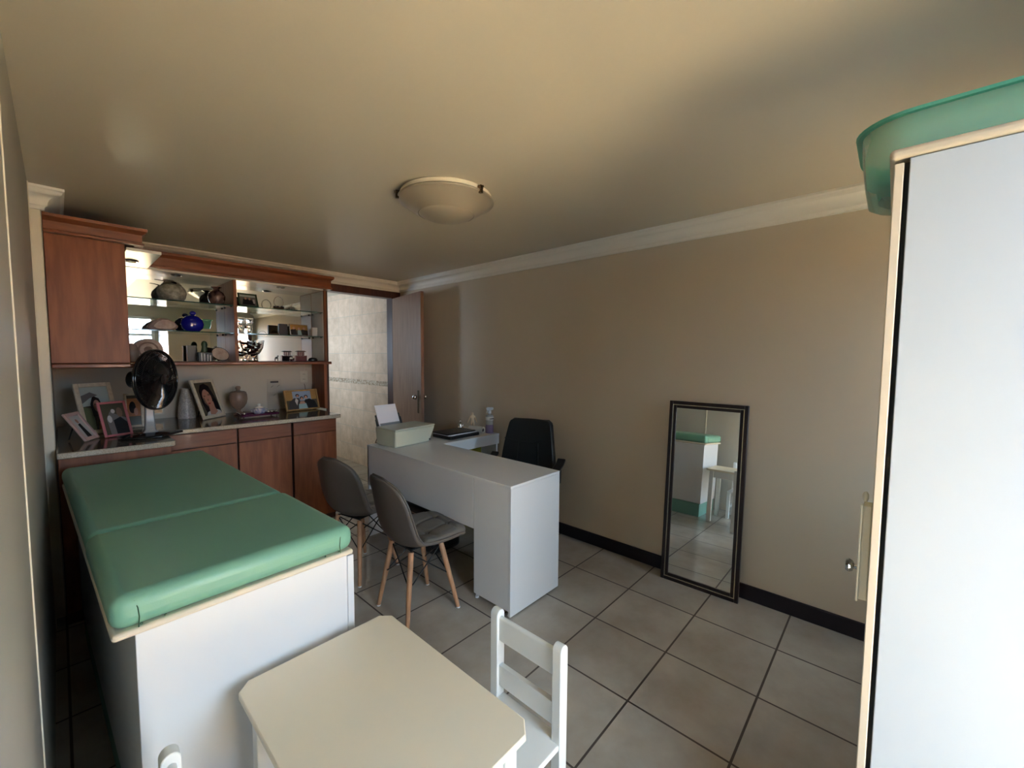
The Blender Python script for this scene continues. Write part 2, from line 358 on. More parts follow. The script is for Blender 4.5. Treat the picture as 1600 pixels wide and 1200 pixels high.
# corridor behind the doorway
b = B().box(2.70, 2.80, YB+0.1, 7.2, 0, H)
struct(b.obj('wall_corridor_right', 'bathtile'))
struct(B().box(1.0, 1.1, YB+0.1, 5.5, 0, H).box(1.0, 1.1, 6.3, 7.2, 0, H).box(1.0, 1.1, 5.5, 6.3, 0, 1.2).box(1.0, 1.1, 5.5, 6.3, 2.0, H).obj('wall_corridor_left', 'wall_cream'))
b = B()
for x0, x1, z0, z1 in ((1.1, 2.7, 0, H),): b.box(x0, x1, 7.0, 7.1, z0, z1)
struct(b.obj('wall_corridor_end', 'wall_cream'))
# door frame
b = B().box(DX0-0.03, DX0, YB-0.012, YB+0.11, 0, DZ+0.07).box(DX1, DX1+0.03, YB-0.012, YB+0.11, 0, DZ+0.07).box(DX0-0.03, XR-0.002, YB-0.014, YB+0.11, DZ, DZ+0.075)
struct(b.obj('trim_4', 'wood_dark', bevel=0.003), 'dark wooden door frame')
# door leaf, open into the room
dr = thing('door_1', '', 'door', (DX1, YB-0.012, 0)); del dr['label']; del dr['category']; dr['kind'] = 'structure'
dr.rotation_euler = (0, 0, math.radians(-90-9.5))
B().box(0.0, 0.745, 0.0, 0.034, 0.008, DZ-0.004).obj('door_leaf', ['door'], dr, bevel=0.003)
for sgn, y0 in ((-1, 0.0), (1, 0.034)):
    b = B().box(0.66, 0.69, y0+sgn*0.004, y0, 0.86, 1.10)
    hd = b.obj('door_handle', 'brass', dr, smooth=50)
    b = B().tube([(0.675, y0, 1.03), (0.675, y0+sgn*0.028, 1.03)], 0.008)
    b.T = Matrix.Translation((0.675, y0+sgn*0.042, 1.03)); b.ball((0, 0, 0), (0.028, 0.024, 0.028)); b.obj('door_knob', 'chrome', hd, smooth=50)

# ------------------------------------------------------------ fitted cupboards on the back wall
YD = 4.04            # front plane of the glass fronted display
XD0, XD1 = 0.305, 1.765
t = thing('display_cabinet', 'reddish wood wall cabinet with mirrored back and glass shelves full of ornaments', 'display cabinet', (1.0, YB, 1.37))
b = B().box(XD1-0.022, XD1, YD, YB-0.002, 1.40, 2.075)                 # side
b.obj('side_panel', 'wood', t, world=True, bevel=0.002)
B().box(XD1-0.026, XD1-0.0221, YD+0.02, YB-0.02, 1.405, 2.07).obj('inner_side', 'deskgrey', t, world=True)
B().box(1.003, 1.027, YD, YB-0.016, 1.40, 2.075).obj('divider', 'wood', t, world=True, bevel=0.002)
b = B().box(XD0, XD1+0.03, YD-0.03, YB-0.002, 1.374, 1.40)
b.obj('bottom_board', 'wood_h', t, world=True, bevel=0.006, seg=3)
B().box(XD0, XD1-0.022, YD+0.01, YB-0.002, 2.075, 2.10).obj('top_board', 'white_gloss', t, world=True)
B().box(XD0, XD1-0.03, YB-0.015, YB-0.003, 1.401, 2.074).obj('mirror_back', 'mirror', t, world=True)
B().box(XD0+0.002, 0.47, 3.42, YD+0.01, 2.078, 2.095).obj('soffit', 'white_gloss', t, world=True)
pr = [(0, 2.085), (0.02, 2.085), (0.02, 2.10), (0.012, 2.107), (0.012, 2.165), (0.028, 2.178), (0.034, 2.185), (0.034, 2.205), (0, 2.205)]
B().sweep([(XD1+0.02, YB-0.003), (XD1+0.02, YD-0.03), (0.425, YD-0.03)], [(-0.02, 2.085)]+pr[1:-1]+[(-0.02, 2.205)]).obj('crown_moulding', 'wood_h', t, world=True)
for x, yq in ((0.655, 4.15), (1.40, 4.15), (0.36, 3.78)):
    b = B().lathe([(0.034, 0), (0.040, -0.003), (0.034, -0.008), (0.026, -0.006), (0.024, 0.0)], 24, 0, (x, yq, 2.0749 if yq > 4 else 2.0779))
    b.lathe([(0.001, -0.003), (0.025, -0.003), (0.025, -0.001), (0.001, -0.001)], 24, 1, (x, yq, 2.0749 if yq > 4 else 2.0779))
    o = b.obj('spotlight', ['chrome', 'black'], t, world=True)
for x0, x1 in ((XD0+0.003, 1.002), (1.028, XD1-0.027)):
    for z in (1.636, 1.865):
        g = B().box(x0, x1, YD+0.022, YB-0.02, z-0.004, z+0.004).box(x0, x1, YD+0.018, YD+0.022, z-0.004, z+0.004, 1).obj('glass_shelf', ['shelf_glass', 'shelf_edge'], t, world=True)
        for xx in (x0, x1-0.014):
            for yy in (YD+0.05, YB-0.06): B().tube([(xx, yy, z-0.008), (xx+0.014, yy, z-0.008)], 0.0035, 8).obj('shelf_pin', 'metal_black', t, world=True)

t = thing('tall_wall_cabinet', 'plain reddish wood wall cupboard with crown moulding at the left', 'cabinet', (0.13, YB, 1.37))
B().box(XS+0.003, 0.300, 3.41, YB-0.002, 1.40, 2.12).obj('body', 'wood', t, world=True, bevel=0.002)
B().box(XS+0.003, 0.296, 3.392, 3.409, 1.402, 2.105).obj('door', 'wood', t, world=True, bevel=0.002)
B().box(XS+0.003, 0.325, 3.37, YB-0.002, 1.374, 1.399).obj('bottom_board', 'wood_h', t, world=True, bevel=0.006, seg=3)
pr = [(0, 2.10), (0.02, 2.10), (0.02, 2.112), (0.012, 2.118), (0.012, 2.160), (0.03, 2.174), (0.036, 2.180), (0.036, 2.196), (0, 2.196)]
b = B().sweep([(0.36, YD-0.09), (0.36, 3.352), (XS+0.003, 3.352)], [(-0.02, 2.10)]+pr[1:-1]+[(-0.02, 2.196)])
b.box(XS+0.003, 0.345, 3.368, YD-0.09, 2.125, 2.185)
b.obj('crown_moulding', 'wood_h', t, world=True)

# side post running from the display down to the counter
tag(B().box(XD1-0.03, XD1-0.002, YD+0.01, YB-0.002, 0.944, 1.372).obj('side_post', 'wood', None, bevel=0.002), 'reddish wooden upright panel between counter and display cabinet', 'panel')

# base cupboards
def drawer_front(x0, x1, y, z0, z1, t):
    d = B().box(x0, x1, y-0.018, y, z0, z1).obj('drawer', 'wood_h', t, world=True, bevel=0.002)
    c = (x0+x1)/2; z = (z0+z1)/2
    B().tube([(c-0.055, y-0.022, z), (c-0.045, y-0.034, z-0.001), (c, y-0.038, z-0.004), (c+0.045, y-0.034, z-0.001), (c+0.055, y-0.022, z)], [0.003, 0.0045, 0.006, 0.0045, 0.003], 8).ball((c, y-0.04, z-0.003), 0.007).obj('handle', 'brass', d)
def door_front(x0, x1, y, z0, z1, t, hx):
    d = B().box(x0, x1, y-0.018, y, z0, z1).obj('door', 'wood', t, world=True, bevel=0.002)
    z = z1-0.13
    B().tube([(hx, y-0.020, z+0.05), (hx, y-0.034, z+0.04), (hx, y-0.037, z), (hx, y-0.034, z-0.04), (hx, y-0.020, z-0.05)], [0.003, 0.0045, 0.006, 0.0045, 0.003], 8).obj('handle', 'brass', d)
YC = 3.62
xs = [(0.46, 0.885), (0.898, 1.268), (1.286, 1.640)]
labs = ['left unit of the reddish base cupboards, half hidden behind the green bed', 'middle unit of the reddish base cupboards with drawer above door', 'right unit of the reddish base cupboards next to the doorway']
for (x0, x1), lb in zip(xs, labs):
    t = thing('base_cabinet', lb, 'cabinet', ((x0+x1)/2, YC+0.3, 0), 0, 'reddish base cupboards under the granite counter')
    B().box(x0, x1+0.008, YC+0.005, YB-0.002, 0.06, 0.908).box(x0, x1+0.008, YC+0.05, YB-0.002, 0, 0.06).obj('carcass', 'wood_dark', t, world=True)
    drawer_front(x0, x1, YC+0.004, 0.80, 0.903, t); door_front(x0, x1, YC+0.004, 0.07, 0.795, t, x0+0.03)
t = thing('base_cabinet', 'deeper base cupboard under the projecting left counter beside the bed head', 'cabinet', (0.2, 3.5, 0), 0, 'reddish base cupboards under the granite counter')
B().box(XS+0.003, 0.445, 3.20, YB-0.002, 0, 0.908).obj('carcass', 'wood_dark', t, world=True)
B().box(XS+0.006, 0.442, 3.182, 3.199, 0.07, 0.903).obj('door', 'wood', t, world=True, bevel=0.002)

# granite counter, stepping forward at the left
b = B().prism([(XS+0.002, 3.135), (0.44, 3.135), (0.455, 3.145), (0.46, 3.16), (0.46, 3.575), (1.665, 3.575), (1.675, 3.585), (1.675, YB-0.003), (XS+0.002, YB-0.003)], 'z', 0.9095, 0.942, 0)
for f in b.bm.faces:
    f.normal_update()
    if f.normal.z > 0.9 or f.normal.z < -0.9: f.material_index = 1
tag(b.obj('countertop', ['granite', 'granite_top'], bevel=0.008, seg=3), 'brown granite counter with pale speckled edge along the back wall', 'countertop')

# ------------------------------------------------------------ ceiling lamp
t = thing('ceiling_lamp', 'round frosted cream ceiling lamp with metal clips', 'ceiling lamp', (1.437, 1.80, H))
B().lathe([(0.0, 0), (0.232, 0), (0.240, -0.006), (0.240, -0.026), (0.0, -0.026)], 64).obj('mounting_rim', 'lampring', t)
B().lathe([(0.01, -0.028), (0.250, -0.028), (0.254, -0.033), (0.252, -0.040), (0.240, -0.044), (0.225, -0.052), (0.185, -0.082), (0.148, -0.103), (0.144, -0.101), (0.140, -0.105), (0.130, -0.112), (0.10, -0.122), (0.05, -0.129), (0.005, -0.130)], 64).obj('glass_shade', 'lampglass', t, smooth=22)
for a in (195, 75, 315):
    a = math.radians(a-42); c, s = math.cos(a), math.sin(a)
    b = B(); b.T = Matrix.Rotation(a, 4, 'Z'); b.box(0.236, 0.262, -0.009, 0.009, -0.030, -0.012).box(0.246, 0.262, -0.007, 0.007, -0.050, -0.012).tube([(0.262, 0, -0.02), (0.27, 0, -0.02)], 0.006, 8)
    b.obj('clip', 'brass', t)

# ------------------------------------------------------------ examination bed
t = thing('examination_bed', 'green vinyl padded examination bed on a white cabinet base', 'examination bed', (0.320, 2.19, 0), math.radians(2.2))
hw, hl = 0.300, 0.885
def cushion(x0, x1, y0, y1, z0, z1, name):
    z0, z1 = z0+0.0155, z1+0.007
    b = B().box(x0, x1, y0, y1, z0, z1)
    return b.obj(name, 'green', t, bevel=0.032, seg=6, smooth=60)
ys = -hl+0.56
c1 = cushion(-hw, hw, -hl, ys-0.002, 0.787, 0.878, 'foot_cushion')
c2 = cushion(-hw+0.003, hw-0.003, ys+0.002, hl, 0.787, 0.874, 'back_cushion')
for sx in (-1, 1):
    B().tube([(sx*(hw-0.05), -hl-0.0005, 0.805), (sx*(hw-0.052), -hl-0.0005, 0.83), (sx*(hw-0.05), -hl-0.0005, 0.853), (sx*(hw-0.045), -hl+0.006, 0.870)], 0.0012, 6).obj('seam', 'frame_green', c1)
    for dx in (0.055, 0.10): B().ball((sx*(hw-dx), -hl-0.001, 0.812), (0.003, 0.002, 0.003), 0, 10, 6).obj('tack', 'frame_green', c1)
B().box(-hw+0.002, hw-0.002, -hl+0.001, hl-0.001, 0.784, 0.802).obj('bed_board', 'edge', t, bevel=0.010, seg=4)
B().box(-hw+0.045, hw-0.017, -hl+0.02, hl-0.04, 0.14, 0.7835).obj('cabinet_body', 'white', t, bevel=0.002)
B().box(hw-0.0165, hw+0.006, -hl+0.018, -0.02, 0.15, 0.775).obj('flap_door', 'white', t, bevel=0.002)
B().box(hw-0.0165, hw+0.006, -0.012, hl-0.05, 0.15, 0.775).obj('flap_door', 'white', t, bevel=0.002)
B().box(-hw+0.05, hw-0.01, -hl+0.03, hl-0.05, 0.0, 0.139).obj('plinth', 'green_lam', t)

# ------------------------------------------------------------ children's table and chairs
t = thing('small_table', 'low cream topped table with clipped corners in front of the bed', 'table', (0.521, 0.945, 0))
a, c, q = 0.232, 0.338, 0.032
B().prism([(-a+q, -c), (a-q, -c), (a, -c+q), (a, c-q), (a-q, c), (-a+q, c), (-a, c-q), (-a, -c+q)], 'z', 0.532, 0.550).obj('tabletop', 'cream', t, bevel=0.003)
B().box(-a+.05, a-.05, -c+.04, -c+.058, .46, .531).box(-a+.05, a-.05, c-.058, c-.04, .46, .531).box(-a+.04, -a+.058, -c+.05, c-.05, .46, .531).box(a-.058, a-.04, -c+.05, c-.05, .46, .531).obj('apron', 'whitepaint', t, bevel=0.002)
for sx in (-1, 1):
    for sy in (-1, 1):
        B().box(sx*(a-.05)-.02, sx*(a-.05)+.02, sy*(c-.05)-.02, sy*(c-.05)+.02, 0, .531).obj('leg', 'whitepaint', t, bevel=0.003)
def kid_chair(loc, rz, label):
    t = thing('childrens_chair', label, 'chair', loc, rz, "white children's chairs")
    # local: faces -X, back posts at x=0
    for s in (-1, 1):
        y = s*0.131
        arch = [(-0.018, 0), (0.018, 0), (0.018, 0.582)]+[(0.018*math.cos(q), 0.582+0.018*math.sin(q)) for q in [PI*i/8 for i in range(1, 8)]]+[(-0.018, 0.582)]
        B().prism(arch, 'y', y-0.016, y+0.016).obj('leg', 'whitepaint', t, bevel=0.0025)
        B().box(-0.262, -0.230, y-0.016, y+0.016, 0, 0.281).obj('leg', 'whitepaint', t, bevel=0.0025)
        B().box(-0.232, -0.017, y-0.010, y+0.010, 0.11, 0.135).obj('stretcher', 'whitepaint', t, bevel=0.002)
    arch = [(-0.009, 0.497), (0.009, 0.497), (0.009, 0.570)]+[(0.009*math.cos(q), 0.570+0.009*math.sin(q)) for q in [PI*i/6 for i in range(1, 6)]]+[(-0.009, 0.570)]
    B().prism(arch, 'y', -0.116, 0.116).obj('top_rail', 'whitepaint', t)
    B().box(-0.009, 0.009, -0.116, 0.116, 0.338, 0.410).obj('back_slat', 'whitepaint', t, bevel=0.002)
    B().prism([(-0.275, -0.145), (-0.0185, -0.145), (-0.0185, -0.1155), (0.016, -0.1155), (0.016, 0.1155), (-0.0185, 0.1155), (-0.0185, 0.145), (-0.275, 0.145)], 'z', 0.282, 0.300).obj('seat', 'whitepaint', t, bevel=0.004)
    return t
k1 = kid_chair((0.979, 0.825, 0), 0, "white painted children's chair at the right side of the low table")
k2 = dup(k1, (0.128, 0.985, 0), PI, "white painted children's chair left of the low table, only its post top showing")

# ------------------------------------------------------------ white L shaped desk
t = thing('desk', 'white laminate L shaped desk with side pedestal', 'desk', (1.87, 2.3, 0))
x0, x1, y0, y1 = 1.640, 2.085, 1.502, 3.06
B().box(x0-0.004, x1, y0, y1, 0.735, 0.750).obj('desktop', 'deskgrey', t, world=True, bevel=0.0015)
B().box(x0, x0+0.016, 1.808, y1, 0.428, 0.7345).obj('front_panel', 'deskgrey', t, world=True, bevel=0.0015)
B().box(x0-0.001, x0+0.015, y0+0.0165, 1.803, 0.035, 0.7345).obj('pedestal_side', 'deskgrey', t, world=True, bevel=0.0015)
B().box(x0-0.002, x1, y0, y0+0.016, 0.008, 0.7345).obj('end_panel', 'white', t, world=True, bevel=0.0015)
B().box(x0+0.016, x1, 1.787, 1.803, 0.008, 0.7345).obj('pedestal_inner', 'deskgrey', t, world=True)
for k in range(4):
    z0 = 0.05+0.171*k
    d = B().box(x1-0.018, x1-0.002, y0+0.018, 1.785, z0, z0+0.167).obj('drawer', 'deskgrey', t, world=True, bevel=0.001)
B().box(x0, x1, y1-0.016, y1, 0.008, 0.7345).obj('end_panel', 'deskgrey', t, world=True)
B().box(x1-0.004, 2.735, 2.660, 3.13, 0.732, 0.750).obj('return_top', 'deskgrey', t, world=True, bevel=0.0015)
B().box(x1+0.002, 2.735, 2.664, 2.680, 0.655, 0.7315).obj('return_apron', 'white', t, world=True, bevel=0.0015)
B().box(2.719, 2.735, 2.682, 3.13, 0.008, 0.7315).obj('return_side', 'deskgrey', t, world=True, bevel=0.0015)
for (fx, fy) in ((x0+0.02, y0+0.03), (x0+0.02, 1.795), (x1-0.03, y0+0.03), (x1-0.03, 1.79)):
    B().lathe([(0.012, 0), (0.012, 0.009)], 12, 0, (fx, fy, 0)).obj('foot', 'white', t, world=True)

# things under the return
tag(B().box(2.42, 2.70, 2.86, 3.10, 0.0, 0.60).obj('storage_box', 'box_lime', bevel=0.008), 'olive green box under the desk return against the wall', 'box')
b = B().grid(lambda u, v: (0, 0, 0), 1, 1) if False else B()
b.ball((0, 0, 0.16), (0.14, 0.07, 0.16), 0, 20, 10)
t = thing('handbag', 'maroon bag tucked under the desk return', 'bag', (2.25, 2.88, 0.0)); b.obj('pouch', 'bag_maroon', t)
B().tube([(-0.06, 0, 0.28), (-0.05, 0, 0.36), (0, 0, 0.40), (0.05, 0, 0.36), (0.06, 0, 0.28)], 0.008, 8).obj('strap', 'black', t)

t = thing('sports_bag', 'black bag with thin silver strip on the floor under the desk', 'bag', (1.95, 2.66, 0.0))
b = B().box(-0.17, 0.10, -0.26, 0.20, 0.001, 0.32); b.obj('bag_body', 'black', t, bevel=0.03, seg=3)
B().box(-0.1735, -0.1705, -0.12, 0.02, 0.265, 0.275).obj('strip', 'silver', t)

# ------------------------------------------------------------ visitor chairs
def vis_profile(s):
    P = [(0.210, 0.418), (0.200, 0.436), (0.150, 0.440), (0.06, 0.425), (-0.04, 0.415), (-0.12, 0.425), (-0.165, 0.465), (-0.188, 0.53), (-0.205, 0.61), (-0.222, 0.69), (-0.238, 0.76), (-0.252, 0.815)]
    Wd = [0.150, 0.178, 0.200, 0.212, 0.216, 0.214, 0.210, 0.207, 0.200, 0.185, 0.150, 0.055]
    Cu = [0.0, 0.0, 0.010, 0.028, 0.045, 0.055, 0.060, 0.055, 0.050, 0.045, 0.03, 0.008]
    x = s*(len(P)-1); i = min(int(x), len(P)-2); f = x-i
    def cr(a):
        p0, p1, p2, p3 = a[max(i-1, 0)], a[i], a[i+1], a[min(i+2, len(a)-1)]
        return 0.5*((2*p1)+(-p0+p2)*f+(2*p0-5*p1+4*p2-p3)*f*f+(-p0+3*p1-3*p2+p3)*f**3)
    return cr([p[0] for p in P]), cr([p[1] for p in P]), cr(Wd), cr(Cu)
def shell_pt(s, t, off=0.0, shrink=1.0):
    x, z, wd, cu = vis_profile(s); x2, z2, _, _ = vis_profile(min(s+0.01, 1)); x1, z1, _, _ = vis_profile(max(s-0.01, 0))
    d = Vector((x2-x1, 0, z2-z1)); d.normalize(); nrm = Vector((d.z, 0, -d.x))   # points to the sitter side: front / up
    if nrm.z < 0 and s < 0.5: nrm = -nrm
    nrm = Vector((-d.z, 0, d.x)) if (Vector((-d.z, 0, d.x)).dot(Vector((0.5, 0, 0.8))) > 0) else Vector((d.z, 0, -d.x))
    q = (t*2-1)
    p = Vector((x, q*wd*shrink, z))+nrm*(cu*abs(q)**2.2+off)
    return p
def visitor_chair(loc, rz, label):
    t = thing('visitor_chair', label, 'chair', loc, rz, 'grey visitor chairs at the desk')
    B().grid(lambda u, v: shell_pt(u, v), 40, 20).obj('shell', 'grey_pu', t, solid=0.016, soff=0, smooth=70)
    def cush(u, v):
        s = 0.02+u*0.40; uu, vv = u, v
        edge = min(uu, 1-uu)*0+min(1, min(vv, 1-vv)*9)*min(1, min(uu, 1-uu)*9)
        h = 0.030*edge**0.5
        for cu_ in (1/3, 2/3): h -= 0.007*math.exp(-((vv-cu_)/0.02)**2)*edge
        for cv_ in (0.38, 0.72): h -= 0.007*math.exp(-((uu-cv_)/0.025)**2)*edge
        for a in (1/3, 2/3):
            for c in (0.38, 0.72): h -= 0.008*math.exp(-(((vv-a)/0.05)**2+((uu-c)/0.05)**2))
        return shell_pt(s, v, 0.009+max(h, 0), 0.97)
    cc = B().grid(cush, 48, 48).obj('seat_cushion', 'grey_seat', t, smooth=80)
    for a in (1/3, 2/3):
        for c in (0.38, 0.72): B().ball(shell_pt(0.02+c*0.40, a, 0.028, 0.97), (0.009, 0.009, 0.005), 0, 12, 6).obj('button', 'grey_seat', cc, smooth=80)
    def cushb(u, v):
        s = 0.46+u*0.51; edge = min(1, min(v, 1-v)*9)*min(1, min(u, 1-u)*9); h = 0.022*edge**0.5
        for c_ in (1/3, 2/3): h -= 0.006*math.exp(-((v-c_)/0.02)**2)*edge
        for c_ in (0.3, 0.65): h -= 0.006*math.exp(-((u-c_)/0.025)**2)*edge
        return shell_pt(s, v, 0.009+max(h, 0), 0.97)
    B().grid(cushb, 40, 40).obj('back_cushion', 'grey_seat', t, smooth=80)
    B().tube([shell_pt(i/40, 0.0, 0.006) for i in range(41)]+[shell_pt(1-i/40, 1.0, 0.006) for i in range(41)], 0.0045, 6).obj('piping', 'grey_pu', t, smooth=80)
    L_ = {}
    for sx in (-1, 1):
        for sy in (-1, 1):
            top = Vector((sx*0.095-0.01, sy*0.105, 0.395)); bot = Vector((sx*0.165, sy*0.165, 0.004))
            L_[(sx, sy)] = (top, bot)
            lg = B().tube([bot+(top-bot)*k for k in (0, .1, .5, 1)], [0.0105, 0.012, 0.0145, 0.016], 14).obj('leg', 'legwood', t, smooth=60)
            B().lathe([(0.0115, 0), (0.0115, 0.006), (0.006, 0.008)], 12, 0, (bot.x, bot.y, 0)).obj('foot_cap', 'white', lg)
    b = B()
    for sx in (-1, 1):
        for sy in (-1, 1):
            top, bot = L_[(sx, sy)]; mid = bot+(top-bot)*0.52
            for (ox, oy) in ((-sx, sy), (sx, -sy)):
                tt = L_[(ox, oy)][0]; b.tube([mid, tt+Vector((0, 0, -0.01))], 0.0035, 8)
            b.ball(mid, (0.008, 0.008, 0.006), 0, 10, 6)
    b.tube([L_[(-1, -1)][0], L_[(1, 1)][0]], 0.0045, 8); b.tube([L_[(-1, 1)][0], L_[(1, -1)][0]], 0.0045, 8)
    b.obj('wire_brace', 'metal_black', t)
    B().box(-0.10, 0.09, -0.09, 0.09, 0.394, 0.402).obj('mounting_plate', 'metal_black', t)
    return t
v1 = visitor_chair((1.362, 1.976, 0), math.radians(-4), 'grey visitor chair with wooden legs, the nearer of the two at the desk')
v2 = dup(v1, (1.353, 2.615, 0), math.radians(13), 'grey visitor chair with wooden legs, farther one beside the red cupboards')

# ------------------------------------------------------------ black office chair behind the desk
t = thing('office_chair', 'black leather office chair between desk and wall', 'office chair', (2.36, 2.075, 0), math.radians(18))
def backp(u, v):
    z = 0.50+0.455*u; half = 0.238-0.062*u**1.5 - (0.03*max(0, (u-0.93)/0.07)**2)
    q = v*2-1; x = 0.15+0.07*u+0.02*(1-abs(q)**2) - 0.03*math.sin(u*PI)*0.5
    return (x, q*half, z)
b = B().grid(backp, 24, 16); b.obj('backrest', 'black_leather', t, solid=0.05, soff=0, bevel=0.018, seg=3, smooth=70)
b = B()
b.tube([(backp(0.60+0.0*q+0.055*abs(q*2-1)**2, q)[0]-0.024, backp(0.6, q)[1]*0.98, backp(0.60+0.055*abs(q*2-1)**2, q)[2]) for q in [i/16 for i in range(17)]], 0.003, 6)
for sy in (0.3, 0.7): b.tube([(backp(u, sy)[0]-0.025, backp(u, sy)[1], backp(u, sy)[2]) for u in (0.05, 0.2, 0.4, 0.595)], 0.0032, 6)
b.obj('stitching', 'black_leather', t)
B().box(-0.28, 0.17, -0.235, 0.235, 0.42, 0.50).obj('seat', 'black_leather', t, bevel=0.035, seg=4, smooth=70)
for s in (-1, 1):
    b = B().tube([(0.12, s*0.235, 0.45), (0.12, s*0.275, 0.50), (0.10, s*0.285, 0.60), (0.07, s*0.285, 0.63)], [0.014, 0.016, 0.016, 0.018], 10)
    ar = b.obj('armrest', 'black', t, smooth=60)
    B().prism([(-0.01, 0.615), (0.0, 0.625), (0.10, 0.650), (0.15, 0.680), (0.155, 0.66), (0.10, 0.630), (0.0, 0.605)], 'y', s*0.285-0.032, s*0.285+0.032).obj('arm_pad', 'black', ar, bevel=0.01, seg=3)
B().lathe([(0.03, 0.10), (0.03, 0.25), (0.018, 0.25), (0.018, 0.41), (0.06, 0.415)], 16).obj('gas_lift', 'chrome', t)
for k in range(5):
    a = 2*PI*k/5+0.3; c, s = math.cos(a), math.sin(a)
    lg = B().tube([(0, 0, 0.12), (c*0.15, s*0.15, 0.10), (c*0.27, s*0.27, 0.075)], [0.026, 0.020, 0.014], 8).obj('leg', 'black', t)
    b = B(); b.T = Matrix.Translation((c*0.27, s*0.27, 0.027)) @ Matrix.Rotation(a, 4, 'Z') @ Matrix.Rotation(PI/2, 4, 'X')
    b.lathe([(0.01, -0.02), (0.026, -0.018), (0.026, 0.018), (0.01, 0.02)], 16); b.tube([(0, 0, 0), (0, 0.045, 0)], 0.006, 8); b.obj('caster', 'black', lg)

# ------------------------------------------------------------ leaning mirror
t = thing('standing_mirror', 'tall rectangular mirror in a dark frame leaning against the wall', 'mirror', (2.660, 0.846, 0.0), math.radians(2))
lean = math.atan2(0.078, 1.17); T = Matrix.Rotation(lean, 4, 'Y')
mh, mw = 1.178, 0.232
def ring(b, o, i, x0, x1, m=0):
    # rectangular ring between insets o and i, from x0 to x1
    b.box(x0, x1, -mw+o, -mw+i, o, mh-o, m); b.box(x0, x1, mw-i, mw-o, o, mh-o, m); b.box(x0, x1, -mw+i, mw-i, o, i, m); b.box(x0, x1, -mw+i, mw-i, mh-i, mh-o, m)
b = B(); b.T = T; ring(b, 0, 0.022, -0.004, 0.020); ring(b, 0.0265, 0.045, 0.000, 0.020); b.obj('frame', 'mframe', t, bevel=0.003)
b = B(); b.T = T; ring(b, 0.022, 0.0265, -0.0015, 0.018); b.obj('fillet', 'mline', t)
b = B(); b.T = T; b.box(0.008, 0.012, -mw+0.044, mw-0.044, 0.044, mh-0.044); b.obj('glass', 'mirror', t, smooth=0)

# ------------------------------------------------------------ wardrobe at the right with green tub on top
t = thing('wardrobe', 'tall white wardrobe close at the right edge of the room', 'wardrobe', (1.5, -0.45, 0))
wx, wy0 = 1.222, -0.93
B().box(wx, 1.78, 0.004, 0.020, 0, 1.868).obj('side_panel', 'edge', t, world=True, bevel=0.002)
B().box(wx+0.02, 1.78, wy0, 0.003, 0.05, 1.868).obj('carcass', 'cream', t, world=True)
B().box(wx+0.006, wx+0.0195, -0.0075, 0.0035, 0.03, 1.868).obj('shadow_joint', 'gap', t, world=True)
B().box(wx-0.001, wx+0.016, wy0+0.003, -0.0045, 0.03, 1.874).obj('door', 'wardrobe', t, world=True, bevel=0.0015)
b = B().box(wx-0.006, 1.785, wy0, 0.028, 1.876, 1.898); b.obj('top_board', 'edge', t, world=True, bevel=0.009, seg=4)
lp = B().box(1.235, 1.275, 0.0205, 0.036, 0.897, 1.119).box(1.235, 1.245, 0.036, 0.041, 0.89, 1.12).ball((1.25, 0.033, 1.137), (0.006, 0.006, 0.012)).obj('lock_box', 'trim', t, world=True, bevel=0.002)
lp['label'] = 'white plate on the far side of the wardrobe'
b = B(); b.T = Matrix.Translation((1.258, 0.036, 0.963)) @ Matrix.Rotation(-PI/2, 4, 'X')
b.lathe([(0.014, -0.001), (0.014, 0.002), (0.006, 0.005), (0.005, 0.010), (0.012, 0.013), (0.016, 0.020), (0.012, 0.026)], 20)
b.T = Matrix.Identity(4); k = b.obj('knob', 'chrome', None)
k.parent = lp; k.data.transform(Matrix.Translation((-1.5, 0.45, 0)))
k['label'] = 'chrome knob'

t = thing('plastic_basin', 'translucent green plastic basin on top of the wardrobe', 'basin', (1.615, -0.245, 1.899), 0)
def rr(hx, hy, r, z, n=8):
    pts = []
    for cx, cy, a0 in ((hx-r, hy-r, 0), (-hx+r, hy-r, 90), (-hx+r, -hy+r, 180), (hx-r, -hy+r, 270)):
        for i in range(n+1):
            a = math.radians(a0+90*i/n); pts.append((cx+r*math.cos(a), cy+r*math.sin(a), z))
    return pts
b = B(); R_ = [rr(0.160, 0.305, 0.07, 0.0), rr(0.178, 0.325, 0.09, 0.012), rr(0.192, 0.334, 0.10, 0.085), rr(0.202, 0.338, 0.11, 0.150)]
V = [[b.v(p) for p in r] for r in R_]
for i in range(3):
    for j in range(len(V[0])): b.f([V[i][j], V[i][(j+1) % len(V[0])], V[i+1][(j+1) % len(V[0])], V[i+1][j]])
b.f(V[0][::-1]); b.obj('bowl', 'tub', t, solid=0.002, smooth=60)
b = B(); b.rings([rr(0.202, 0.338, 0.11, 0.146), rr(0.214, 0.350, 0.12, 0.146), rr(0.216, 0.352, 0.12, 0.153), rr(0.202, 0.338, 0.11, 0.154)], caps=False, closed=True)
b.obj('rim', 'tub_rim', t, smooth=60)
tag(B().rings([[(x*kx+1.60, y*kx-0.040, z) for x, y, _ in rr(0.145, 0.10, 0.06, 0)] for kx, z in ((0.85, 1.9035), (0.98, 1.915), (1.0, 1.935), (0.9, 1.952), (0.6, 1.962), (0.1, 1.965))]).obj('folded_cloth', 'cloth_brown'), 'brown patterned cloth inside the green basin, near end', 'cloth')
tag(B().ball((1.58, -0.29, 1.964), (0.13, 0.13, 0.060), 0, 20, 10).obj('folded_cloth', 'cloth_violet'), 'violet and white cloth inside the green basin, right end', 'cloth')

